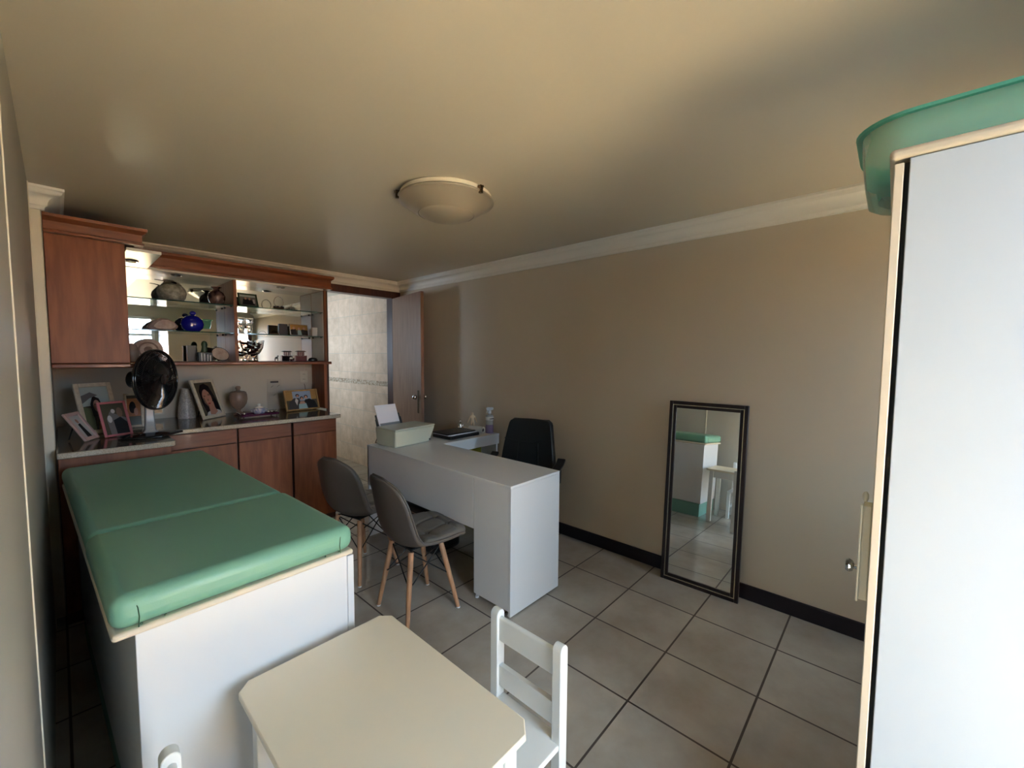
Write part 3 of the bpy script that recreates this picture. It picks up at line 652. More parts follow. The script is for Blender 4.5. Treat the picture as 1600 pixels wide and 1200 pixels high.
# ------------------------------------------------------------ picture frames
def picture(name, label, BL, BR, h, lean, z, fm, shapes, bw=0.02, th=0.012, bg='p_bg', group=None, stand=True):
    BL, BR = Vector(BL), Vector(BR); wv = BR-BL; W = wv.length; rz = math.atan2(wv.y, wv.x); mid = (BL+BR)/2
    t = thing(name, label, 'picture frame', (mid.x, mid.y, z+th*math.sin(math.radians(lean))+0.0005), rz, group)
    T = Matrix.Rotation(-math.radians(lean), 4, 'X')
    b = B(); b.T = T; x = W/2
    b.box(-x, -x+bw, 0, th, 0, h).box(x-bw, x, 0, th, 0, h).box(-x+bw, x-bw, 0, th, 0, bw).box(-x+bw, x-bw, 0, th, h-bw, h)
    b.obj('frame', fm, t, bevel=min(0.003, bw*0.25))
    mats = [bg]; b = B(); b.T = T
    b.box(-x+bw*.9, x-bw*.9, th*.5, th*.9, bw*.9, h-bw*.9, 0)
    iw, ih = W-2*bw, h-2*bw; yy = th*.5
    for k, (mt, pts) in enumerate(shapes):
        if mt not in mats: mats.append(mt)
        yk = yy-0.0003*(k+1)
        b.f([b.v((-iw/2+iw*min(max(u, 0), 1), yk, bw+ih*min(max(v, 0), 1))) for u, v in pts], mats.index(mt))
    b.obj('photograph', mats, t, smooth=0)
    if stand:
        d = h*0.7; L0 = Vector((0, math.sin(math.radians(lean))*d+th, math.cos(math.radians(lean))*d)); L1 = Vector((0, L0.y+h*0.18, 0.001))
        B().tube([L0, L1], 0.004, 6).obj('easel_leg', 'black', t)
    return t
def el(cx, cy, rx, ry, n=20, a0=0, a1=360): return [(cx+rx*math.cos(math.radians(a0+(a1-a0)*i/n)), cy+ry*math.sin(math.radians(a0+(a1-a0)*i/n))) for i in range(n+(0 if a1-a0 == 360 else 1))]
def head(cx, cy, s, hair='p_hair', skin='p_skin2', ar=1.0):
    return [(hair, el(cx, cy+s*.15, s*.62*ar, s*.72)), (skin, el(cx, cy-s*.05, s*.44*ar, s*.58))]
portrait = [('p_hair', [(.22, .05), (.12, .4), (.16, .75), (.32, .93), (.55, .97), (.75, .88), (.88, .6), (1, .25), (1, .05)]),
            ('p_white', [(.14, 0), (.25, .1), (.42, .13), (.8, .14), (.95, .1), (1, 0)]),
            ('p_skin', [(.36, .02), (.40, .2), (.40, .35), (.72, .4), (.72, .2), (.80, .08), (.6, -.0)]),
            ('p_skin', el(.47, .52, .235, .27)), ('p_hair', [(.20, .62), (.26, .80), (.48, .80), (.62, .70), (.74, .5), (.80, .75), (.6, .93), (.35, .92), (.2, .78)]),
            ('p_brown', [(.235, .52), (.25, .38), (.36, .27), (.44, .26), (.34, .40), (.31, .55)]), ('p_hair', [(.29, .575), (.34, .592), (.39, .575), (.34, .56)]), ('p_hair', [(.53, .60), (.58, .618), (.64, .60), (.58, .585)]), ('p_brown', [(.27, .605), (.31, .61), (.39, .60), (.42, .575), (.33, .57)]), ('p_brown', [(.50, .60), (.56, .645), (.66, .635), (.64, .60), (.56, .595)]),
            ('p_brown', [(.44, .48), (.41, .43), (.50, .435), (.49, .50)]), ('p_lip', [(.38, .345), (.45, .372), (.55, .365), (.52, .33), (.44, .325)])]
picture('picture_frame', 'large cream framed portrait of a dark haired woman', (0.76, 3.965), (0.945, 4.140), 0.325, 18, 0.943, 'frame_cream', portrait, 0.026, 0.014)
grad = [('p_blue', [(.2, .45), (.2, 1), (.84, 1), (.84, .45)]), ('p_gold', [(0, .5), (0, 1), (.22, 1), (.22, .5)]), ('p_gold', [(.82, .5), (.82, 1), (1, 1), (1, .5)]),
        ('p_suit', [(0.05, 0), (.08, .4), (.25, .62), (.42, .62), (.5, .0)]), ('p_black', [(.5, .0), (.6, .5), (.75, .55), (.92, .4), (1, 0)]), ('p_aqua', [(.36, 0), (.38, .27), (.62, .3), (.66, 0)]),
        ('p_skin2', [(.40, .27), (.44, .42), (.56, .42), (.61, .28)]), ('p_white', [(.27, .45), (.31, .62), (.38, .5), (.32, .2)])]+head(.37, .74, .12, ar=.8, skin='p_skin')+head(.50, .58, .13, ar=.75)+head(.64, .64, .14, ar=.75)
picture('picture_frame', 'gilded wooden frame with photo of two men in suits beside a woman in aqua', (1.385, 4.03), (1.700, 4.075), 0.195, 16, 0.943, 'frame_gold', grad, 0.014, 0.016)
beach = [('p_sea', [(0, .55), (0, 1), (1, 1), (1, .6)]), ('p_green', [(0, 0), (0, .55), (.3, .5), (.35, 0)]), ('p_black', [(.3, 0), (.35, .35), (.75, .4), (.9, 0)]), 
         ('p_hair', [(.3, .3), (.28, .6), (.42, .8), (.62, .72), (.74, .45), (.68, .28)]), ('p_skin', el(.5, .55, .13, .14)), ('p_brown', [(.40, .57), (.40, .60), (.62, .60), (.62, .57)]), ('p_grey', [(0, .62), (0, .80), (.35, .88), (.6, .80), (.3, .74)]), ('p_orange', [(.38, .0), (.45, .18), (.75, .12), (.8, 0)])]
picture('picture_frame', 'cream framed photo of a long haired person outdoors, behind the pink frame', (0.100, 3.70), (0.275, 3.82), 0.33, 13, 0.943, 'frame_cream', beach, 0.026, 0.014)
couple = [('p_grey', [(.2, 0), (.15, .5), (.35, .75), (.7, .6), (1, .5), (1, 0)]), ('p_black', [(.45, .0), (.42, .45), (.75, .55), (1, .35), (1, 0)]), ('p_white', el(.28, .5, .1, .12)), ('p_white', el(.48, .75, .09, .07)), ('p_brown', el(.75, .7, .13, .16))]
picture('picture_frame', 'pink framed dark photo of a couple, standing by the fan', (0.178, 3.518), (0.312, 3.572), 0.225, 20, 0.943, 'frame_pink', couple, 0.014, 0.010, 'p_bg')
stand = [('p_black', [(.3, 0), (.35, .6), (.6, .65), (.75, 0)]), ('p_skin', el(.48, .75, .12, .1))]
picture('picture_frame', 'small ornate rose coloured frame tilted at the far left of the counter', (0.095, 3.440), (0.158, 3.560), 0.188, 31, 0.943, 'frame_rose', stand, 0.022, 0.012, 'p_white')
picture('picture_frame', 'frame with orange brown photo mostly hidden behind the black fan', (0.30, 3.90), (0.40, 3.90), 0.24, 12, 0.943, 'frame_cream', [('p_orange', [(0, .3), (0, .9), (1, .9), (1, .3)]), ('p_hair', el(.4, .6, .25, .2)), ('p_skin2', el(.65, .45, .15, .13))], 0.015, 0.010)
picture('picture_frame', 'green framed group photo on the top glass shelf', (1.065, 4.115), (1.215, 4.125), 0.125, 22, 1.8695, 'frame_green', [('p_grey', [(0, 0), (0, .8), (1, .8), (1, 0)]), ('p_black', [(.1, .05), (.2, .6), (.7, .6), (.9, .05)]), ('p_skin2', el(.35, .65, .07, .12)), ('p_skin2', el(.6, .62, .07, .12)), ('p_white', [(.8, .2), (.8, .6), (.92, .6), (.92, .2)])], 0.014, 0.010, 'p_sea')
picture('picture_frame', 'silver framed family photo on the middle right glass shelf', (1.468, 4.125), (1.645, 4.16), 0.108, 10, 1.6405, 'silver', [('p_gold', [(0, .5), (0, 1), (1, 1), (1, .5)]), ('p_black', [(0, 0), (0, .5), (.3, .6), (.4, 0)]), ('p_aqua', [(.4, 0), (.42, .5), (.6, .5), (.65, 0)]), ('p_black', [(.65, 0), (.65, .55), (1, .5), (1, 0)]), ('p_skin2', el(.2, .66, .07, .13)), ('p_skin2', el(.5, .62, .07, .13)), ('p_skin2', el(.8, .66, .07, .13))], 0.006, 0.010)
picture('picture_frame', 'thin frame leaning at the left end of the middle shelf beside the plain cupboard', (0.315, 4.14), (0.355, 4.27), 0.16, 12, 1.6405, 'frame_green', [], 0.01, 0.008, 'p_sea', stand=False)

# ------------------------------------------------------------ black fan
t = thing('desk_fan', 'glossy black table fan standing on the left counter', 'fan', (0.375, 3.42, 0.9425), 0)
a = math.radians(-40)
b = B(); b.T = Matrix.Rotation(0.25, 4, 'Z')
pts = [(-0.15, -0.02), (-0.09, -0.10), (0.02, -0.115), (0.17, -0.02), (0.165, 0.02), (0.06, 0.085), (-0.10, 0.08), (-0.15, 0.03)]
b.rings([[(x, y, .001) for x, y in pts], [(x, y, .014) for x, y in pts], [(x*.55, y*.6, .028) for x, y in pts]]); b.obj('base', 'black_gloss', t, bevel=0.008, seg=3)
b = B(); b.rings([[(-.045, -.045, .018), (.045, -.045, .018), (.045, .045, .018), (-.045, .045, .018)], [(-.026, -.026, .045), (.026, -.026, .045), (.026, .026, .045), (-.026, .026, .045)], [(-.022, -.02, .14), (.022, -.02, .14), (.022, .02, .14), (-.022, .02, .14)], [(-.018, -.018, .26), (.018, -.018, .26), (.018, .018, .26), (-.018, .018, .26)]])
b.obj('stand', 'grey_metal', t, bevel=0.006, seg=3)
B().box(-0.055, -0.01, -0.07, -0.05, 0.024, 0.0265).obj('sticker', 'speck', t)
hc = Vector((0.045, -0.02, 0.355)); Th = Matrix.Translation(hc) @ Matrix.Rotation(a, 4, 'Z') @ Matrix.Rotation(PI/2, 4, 'Y')   # local z = blowing direction
b = B(); b.T = Th
b.lathe([(0.03, -0.155), (0.052, -0.145), (0.056, -0.10), (0.048, -0.05), (0.06, -0.045)], 24); b.obj('motor_housing', 'black', t, smooth=50)
gr = B(); gr.T = Th
for rr_, zz in ((0.184, 0.0), (0.184, -0.012)): gr.tube([(rr_*math.cos(2*PI*i/48), rr_*math.sin(2*PI*i/48), zz) for i in range(48)], 0.006, 8, closed=True)
for rr_ in (0.07, 0.11, 0.15):
    z_ = 0.035*(1-(rr_/0.184)**2); gr.tube([(rr_*math.cos(2*PI*i/40), rr_*math.sin(2*PI*i/40), z_) for i in range(40)], 0.0018, 5, closed=True)
for i in range(96):
    th = 2*PI*i/96; c_, s_ = math.cos(th), math.sin(th); c2, s2 = math.cos(th+0.25), math.sin(th+0.25)
    gr.tube([(0.03*c_, 0.03*s_, 0.036), (0.11*c2, 0.11*s2, 0.026), (0.184*c_, 0.184*s_, 0.0)], 0.0021, 5)
    gr.tube([(0.184*c_, 0.184*s_, -0.012), (0.15*c_, 0.15*s_, -0.045), (0.05*c_, 0.05*s_, -0.052)], 0.0023, 5)
gr.lathe([(0.002, 0.034), (0.034, 0.034), (0.034, 0.040), (0.02, 0.043), (0.002, 0.044)], 24)
gr.obj('grille', 'black_gloss', t, smooth=50)
bl = B(); bl.T = Th
for k in range(6):
    t0 = 2*PI*k/6
    def fn(u, v, t0=t0):
        r = 0.03+0.135*u; th = t0+(v-0.5)*1.05*(0.7+0.3*math.sin(u*PI)); return (r*math.cos(th), r*math.sin(th), -0.012+0.03*(v-0.5))
    bl.grid(fn, 6, 6)
bl.lathe([(0.002, 0.012), (0.03, 0.008), (0.032, -0.03), (0.002, -0.03)], 20)
bl.obj('blade', 'black_gloss', t, solid=0.0015, smooth=50)

# ------------------------------------------------------------ counter ornaments
ZC = 0.943
def lathe_thing(name, label, cat, loc, parts, group=None, rz=0):
    t = thing(name, label, cat, loc, rz, group)
    for pn, mt, prof, n in parts: B().lathe(prof, n).obj(pn, mt, t, smooth=40)
    return t
tag(B().lathe([(0.005, 0.0), (0.058, 0.0), (0.060, 0.015), (0.053, 0.09), (0.041, 0.17), (0.030, 0.225), (0.032, 0.24), (0.024, 0.24), (0.020, 0.20)], 28, 0, (0.690, 4.20, ZC)).obj('vase', 'speck', smooth=40), 'tapering speckled grey white vase beside the large portrait', 'vase')
t = lathe_thing('ceramic_urn', 'taupe glazed goblet shaped urn with small finial lid', 'urn', (1.035, 4.13, ZC), [
    ('bowl', 'stone', [(0.03, 0.0), (0.042, 0.004), (0.038, 0.012), (0.014, 0.03), (0.016, 0.045), (0.040, 0.065), (0.060, 0.095), (0.068, 0.135), (0.066, 0.17), (0.058, 0.196), (0.054, 0.198)], 32),
    ('lid', 'stone', [(0.052, 0.199), (0.045, 0.203), (0.02, 0.206), (0.013, 0.212), (0.018, 0.224), (0.020, 0.236), (0.014, 0.246), (0.004, 0.250)], 24)])
t = thing('serving_tray', 'purple metallic tray with silver feet on the granite counter', 'tray', (1.115, 3.90, ZC), 0.08)
B().box(-0.135, 0.135, -0.060, 0.060, 0.016, 0.021).box(-0.142, 0.142, -0.067, -0.060, 0.014, 0.030).box(-0.142, 0.142, 0.060, 0.067, 0.014, 0.030).box(-0.142, -0.135, -0.067, 0.067, 0.014, 0.030).box(0.135, 0.142, -0.067, 0.067, 0.014, 0.030).obj('tray_plate', 'purple', t, bevel=0.002)
for sx in (-1, 1):
    for sy in (-1, 1): B().lathe([(0.004, 0), (0.006, 0.003), (0.003, 0.008), (0.006, 0.014)], 10, 0, (sx*0.125, sy*0.055, 0)).obj('foot', 'silver', t)
    B().tube([(sx*0.137, -0.03, 0.03), (sx*0.150, -0.02, 0.046), (sx*0.150, 0.02, 0.046), (sx*0.137, 0.03, 0.03)], 0.004, 8).obj('handle', 'silver', t)
t = lathe_thing('sugar_bowl', 'blue and white porcelain sugar bowl with knobbed lid on the tray', 'bowl', (1.128, 3.91, ZC+0.0215), [
    ('bowl', 'blue_china', [(0.030, 0.0), (0.036, 0.004), (0.046, 0.015), (0.048, 0.03), (0.043, 0.045), (0.036, 0.05)], 28),
    ('lid', 'porcelain', [(0.037, 0.051), (0.030, 0.058), (0.012, 0.063), (0.010, 0.068), (0.014, 0.076), (0.010, 0.085), (0.002, 0.087)], 24)])
for s in (-1, 1): B().tube([(s*0.044, 0, 0.018), (s*0.060, 0, 0.024), (s*0.060, 0, 0.038), (s*0.044, 0, 0.040)], 0.003, 8).obj('handle', 'blue_china', t)
for i, (x, y, lb) in enumerate(((1.010, 3.885, 'small silver pot left of the sugar bowl on the tray'), (1.195, 3.905, 'small silver pot right of the sugar bowl on the tray'), (1.228, 3.92, 'tiny dark silver pot at the right end of the tray'))):
    tt = thing('silver_pot', lb, 'pot', (x, y, ZC+0.0215), 0, 'small silver pots on the tray')
    k = (1, .9, .7)[i]
    B().lathe([(0.008*k, 0), (0.015*k, 0.006*k), (0.017*k, 0.014*k), (0.012*k, 0.022*k), (0.003, 0.027*k)], 16).ball((0, 0, 0.031*k), 0.005*k, 0, 10, 6).obj('pot', 'silver', tt, smooth=50)
t = thing('wall_calendar', 'pale hanging calendar with black clip on the back wall', 'calendar', (1.385, YB, 1.08))
B().box(-0.062, 0.062, -0.006, -0.003, -0.13, 0.15).obj('sheet', 'paper_warm', t)
B().box(-0.035, 0.035, -0.012, -0.0061, 0.115, 0.132).obj('clip', 'black', t, bevel=0.002)
b = B()
for (u, v) in ((-0.02, 0.08), (0.035, 0.085), (0.0, 0.0)): b.tube([(u-0.01, -0.0066, v-0.008), (u, -0.0066, v+0.002), (u+0.012, -0.0066, v+0.008)], 0.0015, 5)
b.obj('print_mark', 'dgrey', t)
def outlet(loc, label, holes, inner='outlet'):
    t = thing('wall_outlet', label, 'outlet', loc)
    B().box(-0.036, 0.036, -0.008, -0.001, -0.058, 0.058).obj('plate', 'outlet', t, bevel=0.003)
    B().box(-0.024, 0.024, -0.0095, -0.0081, -0.042, 0.042).obj('insert', inner, t, bevel=0.001)
    for z in holes:
        b = B(); b.T = Matrix.Translation((0, -0.0105, z)) @ Matrix.Rotation(PI/2, 4, 'X'); b.lathe([(0.019, -0.001), (0.019, 0.002), (0.016, 0.002), (0.016, 0.0)], 20)
        s = b.obj('socket', 'outlet', t)
        b = B()
        for x in (-0.007, 0.007): b.tube([(x, -0.0096, z), (x, -0.0128, z)], 0.0032, 8)
        b.obj('hole', 'black', s)
    return t
outlet((0.530, YB, 1.03), 'cream wall outlet with one socket beside the fan', (0.012,), 'brass')
t = outlet((1.655, YB, 1.245), 'cream double wall outlet near the gilded frame', (0.025, -0.025))
tag(B().tube([(1.665, YB-0.004, 1.304), (1.665, YB-0.004, 1.37)], 0.003, 6).obj('cable', 'outlet'), 'cream cable running up from the double outlet to the cabinet', 'cable')
tag(B().tube([(1.605, 4.155, 1.08), (1.60, 4.17, 1.165), (1.595, 4.17, 1.185)], 0.0022, 6).tube([(1.68, 4.16, 1.08), (1.685, 4.17, 1.17), (1.69, 4.17, 1.185)], 0.0022, 6).tube([(1.66, 4.17, 1.08), (1.672, 4.175, 1.18)], 0.0022, 6).tube([(1.605, 4.155, 1.08), (1.64, 4.16, 0.9445), (1.68, 4.16, 1.08)], 0.0022, 6).obj('wire_stand', 'brass'), 'thin wire stand behind the gilded frame', 'stand')

# ------------------------------------------------------------ ornaments in the display
Z2, Z1, Z0 = 1.8695, 1.6405, 1.4005
t = lathe_thing('lidded_bowl', 'round cut grey glass bowl with dark lid on the top left shelf', 'bowl', (0.628, 4.19, Z2), [
    ('bowl', 'smoke', [(0.045, 0), (0.07, 0.004), (0.086, 0.03), (0.094, 0.065), (0.088, 0.095), (0.070, 0.120), (0.060, 0.126)], 18)])
b = B(); b.lathe([(0.064, 0.126), (0.062, 0.130), (0.050, 0.146), (0.03, 0.156), (0.012, 0.160), (0.002, 0.162)], 28); b.obj('lid', 'smoke_lid', t)
B().tube([(-0.03, 0, 0.150), (-0.07, 0.005, 0.158), (-0.10, 0.008, 0.160)], [0.004, 0.003, 0.002], 8).obj('handle', 'smoke_lid', t)
tag(B().lathe([(0.030, 0), (0.042, 0.004), (0.060, 0.045), (0.062, 0.070), (0.050, 0.100), (0.022, 0.122), (0.020, 0.132), (0.040, 0.145), (0.036, 0.146), (0.015, 0.132)], 28, 0, (0.915, 4.17, Z2)).obj('vase', 'purple_glass', smooth=40), 'round dark plum glass vase with flared lip on the top left shelf', 'vase')
t = thing('agate_stone', 'brown half moon agate slab on the middle left shelf', 'stone', (0.560, 4.185, Z1), 0.15)
pts = [(-0.095, 0.02), (-0.07, 0.0), (0.05, 0.0), (0.09, 0.02), (0.098, 0.04), (0.07, 0.07), (0.03, 0.092), (-0.02, 0.094), (-0.06, 0.068), (-0.085, 0.04)]
B().prism(pts, 'y', -0.02, 0.02).obj('slab', 'agate', t, bevel=0.008, seg=3)
B().prism([(x*0.72+0.01, z*0.72+0.014) for x, z in pts], 'y', -0.0235, -0.0205).obj('polished_face', 'agate_light', t)
t = thing('perfume_flask', 'round cobalt blue glass flask on the middle left shelf', 'flask', (0.748, 4.18, Z1))
B().lathe([(0.03, 0), (0.045, 0.003), (0.068, 0.028), (0.077, 0.060), (0.068, 0.096), (0.04, 0.122), (0.015, 0.131)], 32, 0, (0, 0, 0), 1, 0.6).obj('body', 'blue_glass', t, smooth=60)
B().ball((0.004, 0, 0.147), (0.022, 0.014, 0.018)).obj('stopper', 'blue_glass', t, smooth=60)
t = thing('agate_plate', 'round banded agate disc behind the fan on the lower left shelf', 'agate disc', (0.478, 4.24, Z0+0.002), -0.1)
for k, (r, mt) in enumerate(((0.088, 'agate_light'), (0.062, 'agate'), (0.050, 'agate_light'), (0.026, 'agate'))):
    b = B(); b.T = Matrix.Rotation(-0.15, 4, 'X') @ Matrix.Translation((0, 0.0-0.0012*k, 0.088)) @ Matrix.Rotation(PI/2, 4, 'X'); b.lathe([(0.001, -0.004), (r, -0.004), (r, 0.004), (0.001, 0.004)], 32)
    b.obj('disc' if k == 0 else 'agate_band', mt, t)
tag(B().lathe([(0.02, 0), (0.035, 0.002), (0.042, 0.05), (0.038, 0.10), (0.025, 0.13), (0.002, 0.135)], 20, 0, (0.372, 4.14, Z0)).obj('jar', 'agate', smooth=40), 'dark brown jar at the left end of the lower shelf', 'jar')
t = thing('piano_figurine', 'black and white striped keyboard shaped ornament with dark figure', 'figurine', (0.812, 4.14, Z0), 0.1)
B().box(-0.048, 0.048, -0.02, 0.02, 0, 0.075).obj('block', 'black_gloss', t, bevel=0.002)
for k in range(4): B().box(-0.030+0.020*k, -0.022+0.020*k, -0.0225, -0.0202, 0.004, 0.070-0.006*k).obj('key', 'white', t)
B().lathe([(0.018, 0.0755), (0.022, 0.09), (0.018, 0.12), (0.022, 0.14), (0.016, 0.16), (0.004, 0.168)], 14, 0, (0.0, 0.0, 0)).obj('figure', 'frame_green', t, smooth=60)
t = thing('oval_plaque', 'oval framed stone plaque with silver rim on the lower shelf', 'plaque', (0.922, 4.15, Z0), 0.2)
b = B(); b.T = Matrix.Translation((0, 0, 0.062)) @ Matrix.Rotation(0.35, 4, 'Y') @ Matrix.Rotation(PI/2-0.15, 4, 'X')
b.lathe([(0.01, -0.004), (0.062, -0.004), (0.062, 0.004), (0.01, 0.004)], 36, 0, (0, 0, 0), 1.05, 0.80); b.obj('stone_face', 'agate_light', t)
b = B(); b.T = Matrix.Translation((0, 0, 0.062)) @ Matrix.Rotation(0.35, 4, 'Y') @ Matrix.Rotation(PI/2-0.15, 4, 'X')
b.tube([(0.066*math.cos(2*PI*i/40), 0.051*math.sin(2*PI*i/40), 0) for i in range(40)], 0.004, 8, closed=True); b.obj('rim', 'black_gloss', t)
B().ball((-0.03, 0, 0.122), 0.007, 0, 10, 6).ball((-0.045, 0, 0.118), 0.006, 0, 10, 6).ball((0.06, -0.01, 0.010), 0.009, 0, 10, 6).ball((-0.055, -0.01, 0.008), 0.008, 0, 10, 6).obj('silver_bead', 'silver', t)
tag(B().box(0.715, 0.775, 4.22, 4.27, Z0, Z0+0.13).obj('grey_box', 'frame_grey', bevel=0.003), 'plain grey box behind the striped ornament', 'box')
# right bay
t = thing('ring_ornament', 'silver ring ornament with dark flower base on the top right shelf', 'ornament', (1.385, 4.16, Z2))
b = B(); b.lathe([(0.02, 0), (0.042, 0.004), (0.050, 0.016), (0.030, 0.020)], 20); b.obj('base', 'brass', t)
for k in range(6): B().ball((0.034*math.cos(k*PI/3), 0.034*math.sin(k*PI/3), 0.025), (0.014, 0.014, 0.008), 0, 10, 6).obj('petal', 'dgrey', t)
B().tube([(0.040*math.cos(2*PI*i/32), 0, 0.072+0.048*math.sin(2*PI*i/32)) for i in range(32)], 0.0035, 8, closed=True).obj('ring', 'silver', t)
t = lathe_thing('covered_dish', 'silver covered dish with bird knob on the top right shelf', 'dish', (1.490, 4.16, Z2), [
    ('dish', 'silver', [(0.02, 0), (0.05, 0.004), (0.054, 0.012), (0.045, 0.026), (0.02, 0.036), (0.006, 0.040)], 28)])
B().ball((0, 0, 0.048), (0.010, 0.006, 0.008), 0, 12, 6).ball((0.008, 0, 0.059), 0.005, 0, 10, 6).obj('bird_knob', 'silver', t)
def cg(loc, lb):
    t = thing('crystal_glass', lb, 'glass', loc, 0, 'crystal glasses on the middle right shelf')
    B().lathe([(0.024, 0), (0.026, 0.004), (0.018, 0.02), (0.024, 0.035), (0.020, 0.05), (0.026, 0.065), (0.021, 0.08), (0.028, 0.10), (0.026, 0.118), (0.033, 0.138), (0.030, 0.138), (0.022, 0.10), (0.012, 0.02)], 16).obj('body', 'crystal', t, smooth=30)
    return t
g1 = cg((1.083, 4.15, Z1), 'left one of two tall fluted crystal glasses, beside the divider')
dup(g1, (1.158, 4.20, Z1), 0.3, 'right one of two tall fluted crystal glasses, slightly behind')
tag(B().tube([(0.035*math.cos(PI*i/12)+1.345, 4.16, Z1+0.012+0.034*math.sin(PI*i/12)) for i in range(13)], 0.0015, 6).lathe([(0.01, 0), (0.04, 0.002), (0.038, 0.012), (0.01, 0.012)], 20, 0, (1.345, 4.16, Z1)).obj('wire_basket', 'brass', smooth=40), 'small dark dish with thin wire handle on the middle shelf', 'dish')
tag(B().box(1.385, 1.460, 4.17, 4.20, Z1, Z1+0.105).obj('black_box', 'black', bevel=0.003), 'small matte black box left of the family photo', 'box')
tag(B().box(1.672, 1.722, 4.15, 4.19, Z1, Z1+0.085).obj('white_block', 'porcelain', bevel=0.003), 'small white block right of the family photo', 'block')
t = thing('crystal_bowl', 'large flared crystal bowl full of dark red leaves', 'bowl', (1.158, 4.165, Z0))
B().lathe([(0.045, 0), (0.05, 0.006), (0.025, 0.02), (0.03, 0.04), (0.065, 0.075), (0.088, 0.12), (0.098, 0.185), (0.093, 0.185), (0.082, 0.122), (0.058, 0.08), (0.01, 0.048)], 32).obj('glass_body', 'crystal', t, smooth=40)
b = B()
for k in range(46):
    a_, r_, z_ = random.uniform(0, 2*PI), random.uniform(0, 1)**.5, random.uniform(0, 1)
    rad = (0.035+0.055*z_)*r_; c = Vector((rad*math.cos(a_), rad*math.sin(a_), 0.07+0.10*z_))
    b.T = Matrix.Translation(c) @ Matrix.Rotation(random.uniform(0, 6), 4, 'Z') @ Matrix.Rotation(random.uniform(-1.2, 1.2), 4, 'X')
    b.prism([(-0.022, 0), (-0.01, 0.012), (0.012, 0.011), (0.026, 0), (0.012, -0.011), (-0.01, -0.012)], 'z', -0.001, 0.001)
lv = b.obj('dried_leaf', 'leaf', t); lv['kind'] = 'stuff'
t = thing('artificial_flower', 'small cream flower with green leaves in front of the crystal bowl', 'flower', (1.105, 4.085, Z0))
b = B()
for k in range(7):
    b.T = Matrix.Translation((0, 0, 0.035)) @ Matrix.Rotation(k*2*PI/7, 4, 'Y') @ Matrix.Translation((0.016, -0.004, 0)); b.ball((0, 0, 0), (0.014, 0.006, 0.010), 0, 10, 6)
b.obj('blossom', 'flower', t, smooth=60)
b = B().tube([(0, 0.004, 0.03), (0, 0.006, 0)], 0.003, 6)
for s in (-1, 1): b.ball((s*0.025, 0.003, 0.008), (0.022, 0.008, 0.005), 0, 10, 6)
b.obj('leaf', 'foliage', t, smooth=60)
t = thing('pagoda_model', 'tiny dark red pagoda model on the bottom right shelf', 'figurine', (1.560, 4.15, Z0))
b = B().box(-0.040, 0.040, -0.022, 0.022, 0, 0.05).box(-0.05, -0.042, -0.022, 0.022, 0, 0.055).box(0.042, 0.05, -0.022, 0.022, 0, 0.055)
b.obj('base', 'red', t, bevel=0.002)
b = B()
for x in (-0.024, -0.008, 0.008, 0.024): b.box(x-0.004, x+0.004, -0.016, 0.016, 0.0505, 0.088)
b.obj('pillar', 'red', t)
B().rings([[(-.045, -.026, .0885), (.045, -.026, .0885), (.045, .026, .0885), (-.045, .026, .0885)], [(-.030, -.014, .100), (.030, -.014, .100), (.030, .014, .100), (-.030, .014, .100)]]).obj('roof', 'wood_dark', t)
t = thing('dog_figurine', 'tiny white and red figurine left of the pagoda model', 'figurine', (1.470, 4.13, Z0))
B().ball((0, 0, 0.030), (0.016, 0.008, 0.010), 0, 12, 6).ball((0.014, 0, 0.048), (0.008, 0.007, 0.008), 0, 12, 6).obj('body', 'porcelain', t, smooth=60)
for x in (-0.012, 0.012):
    for y in (-0.005, 0.005): B().tube([(x, y, 0.025), (x, y, 0)], 0.003, 6).obj('leg', 'red', t)
tag(B().lathe([(0.01, 0), (0.040, 0.004), (0.044, 0.014), (0.034, 0.030), (0.01, 0.036)], 24, 0, (1.665, 4.13, Z0), 1, 0.7).obj('stone_egg', 'black_gloss', smooth=60), 'polished black oval stone at the right end of the bottom shelf', 'stone')

# ------------------------------------------------------------ things on the desk
ZD = 0.7505
t = thing('printer', 'pale grey green inkjet printer on the desk corner', 'printer', (1.885, 2.915, ZD), math.radians(6))
# local: front faces -X side of the desk (towards visitors); long axis Y
pl = [(-0.19, -0.135), (0.19, -0.135), (0.205, 0.12), (-0.205, 0.12)]
def prn(z0, z1, k0, k1):
    return [[(x*k, y*k, z) for x, y in pl] for k, z in ((k0, z0), (k1, z1))]
a_ = 0
b = B(); b.rings([[(-0.183, -0.122, 0.001), (0.165, -0.122, 0.001), (0.165, 0.11, 0.001), (-0.183, 0.11, 0.001)], [(-0.19, -0.135, 0.132), (0.215, -0.135, 0.132), (0.215, 0.12, 0.132), (-0.19, 0.12, 0.132)]])
b.obj('body', 'printer', t, bevel=0.012, seg=3)
B().box(-0.188, 0.213, -0.133, 0.118, 0.1325, 0.144).obj('scanner_lid', 'printer_top', t, bevel=0.004)
b = B(); b.T = Matrix.Translation((-0.02, 0.135, 0.10)) @ Matrix.Rotation(math.radians(-22), 4, 'X'); b.box(-0.12, 0.12, 0.006, 0.012, 0, 0.135).box(-0.125, -0.118, 0, 0.014, 0.0, 0.10).box(0.118, 0.125, 0, 0.014, 0.0, 0.10); b.obj('paper_tray', 'dgrey', t, bevel=0.002)
b = B(); b.T = Matrix.Translation((-0.02, 0.135, 0.10)) @ Matrix.Rotation(math.radians(-22), 4, 'X'); b.box(-0.095, 0.095, -0.004, 0.000, 0.025, 0.058); b.obj('paper_guide', 'grey_metal', t)
ps = B(); ps.T = Matrix.Translation((-0.02, 0.135, 0.10)) @ Matrix.Rotation(math.radians(-22), 4, 'X'); ps.box(-0.105, 0.100, 0.001, 0.0055, 0.005, 0.215)
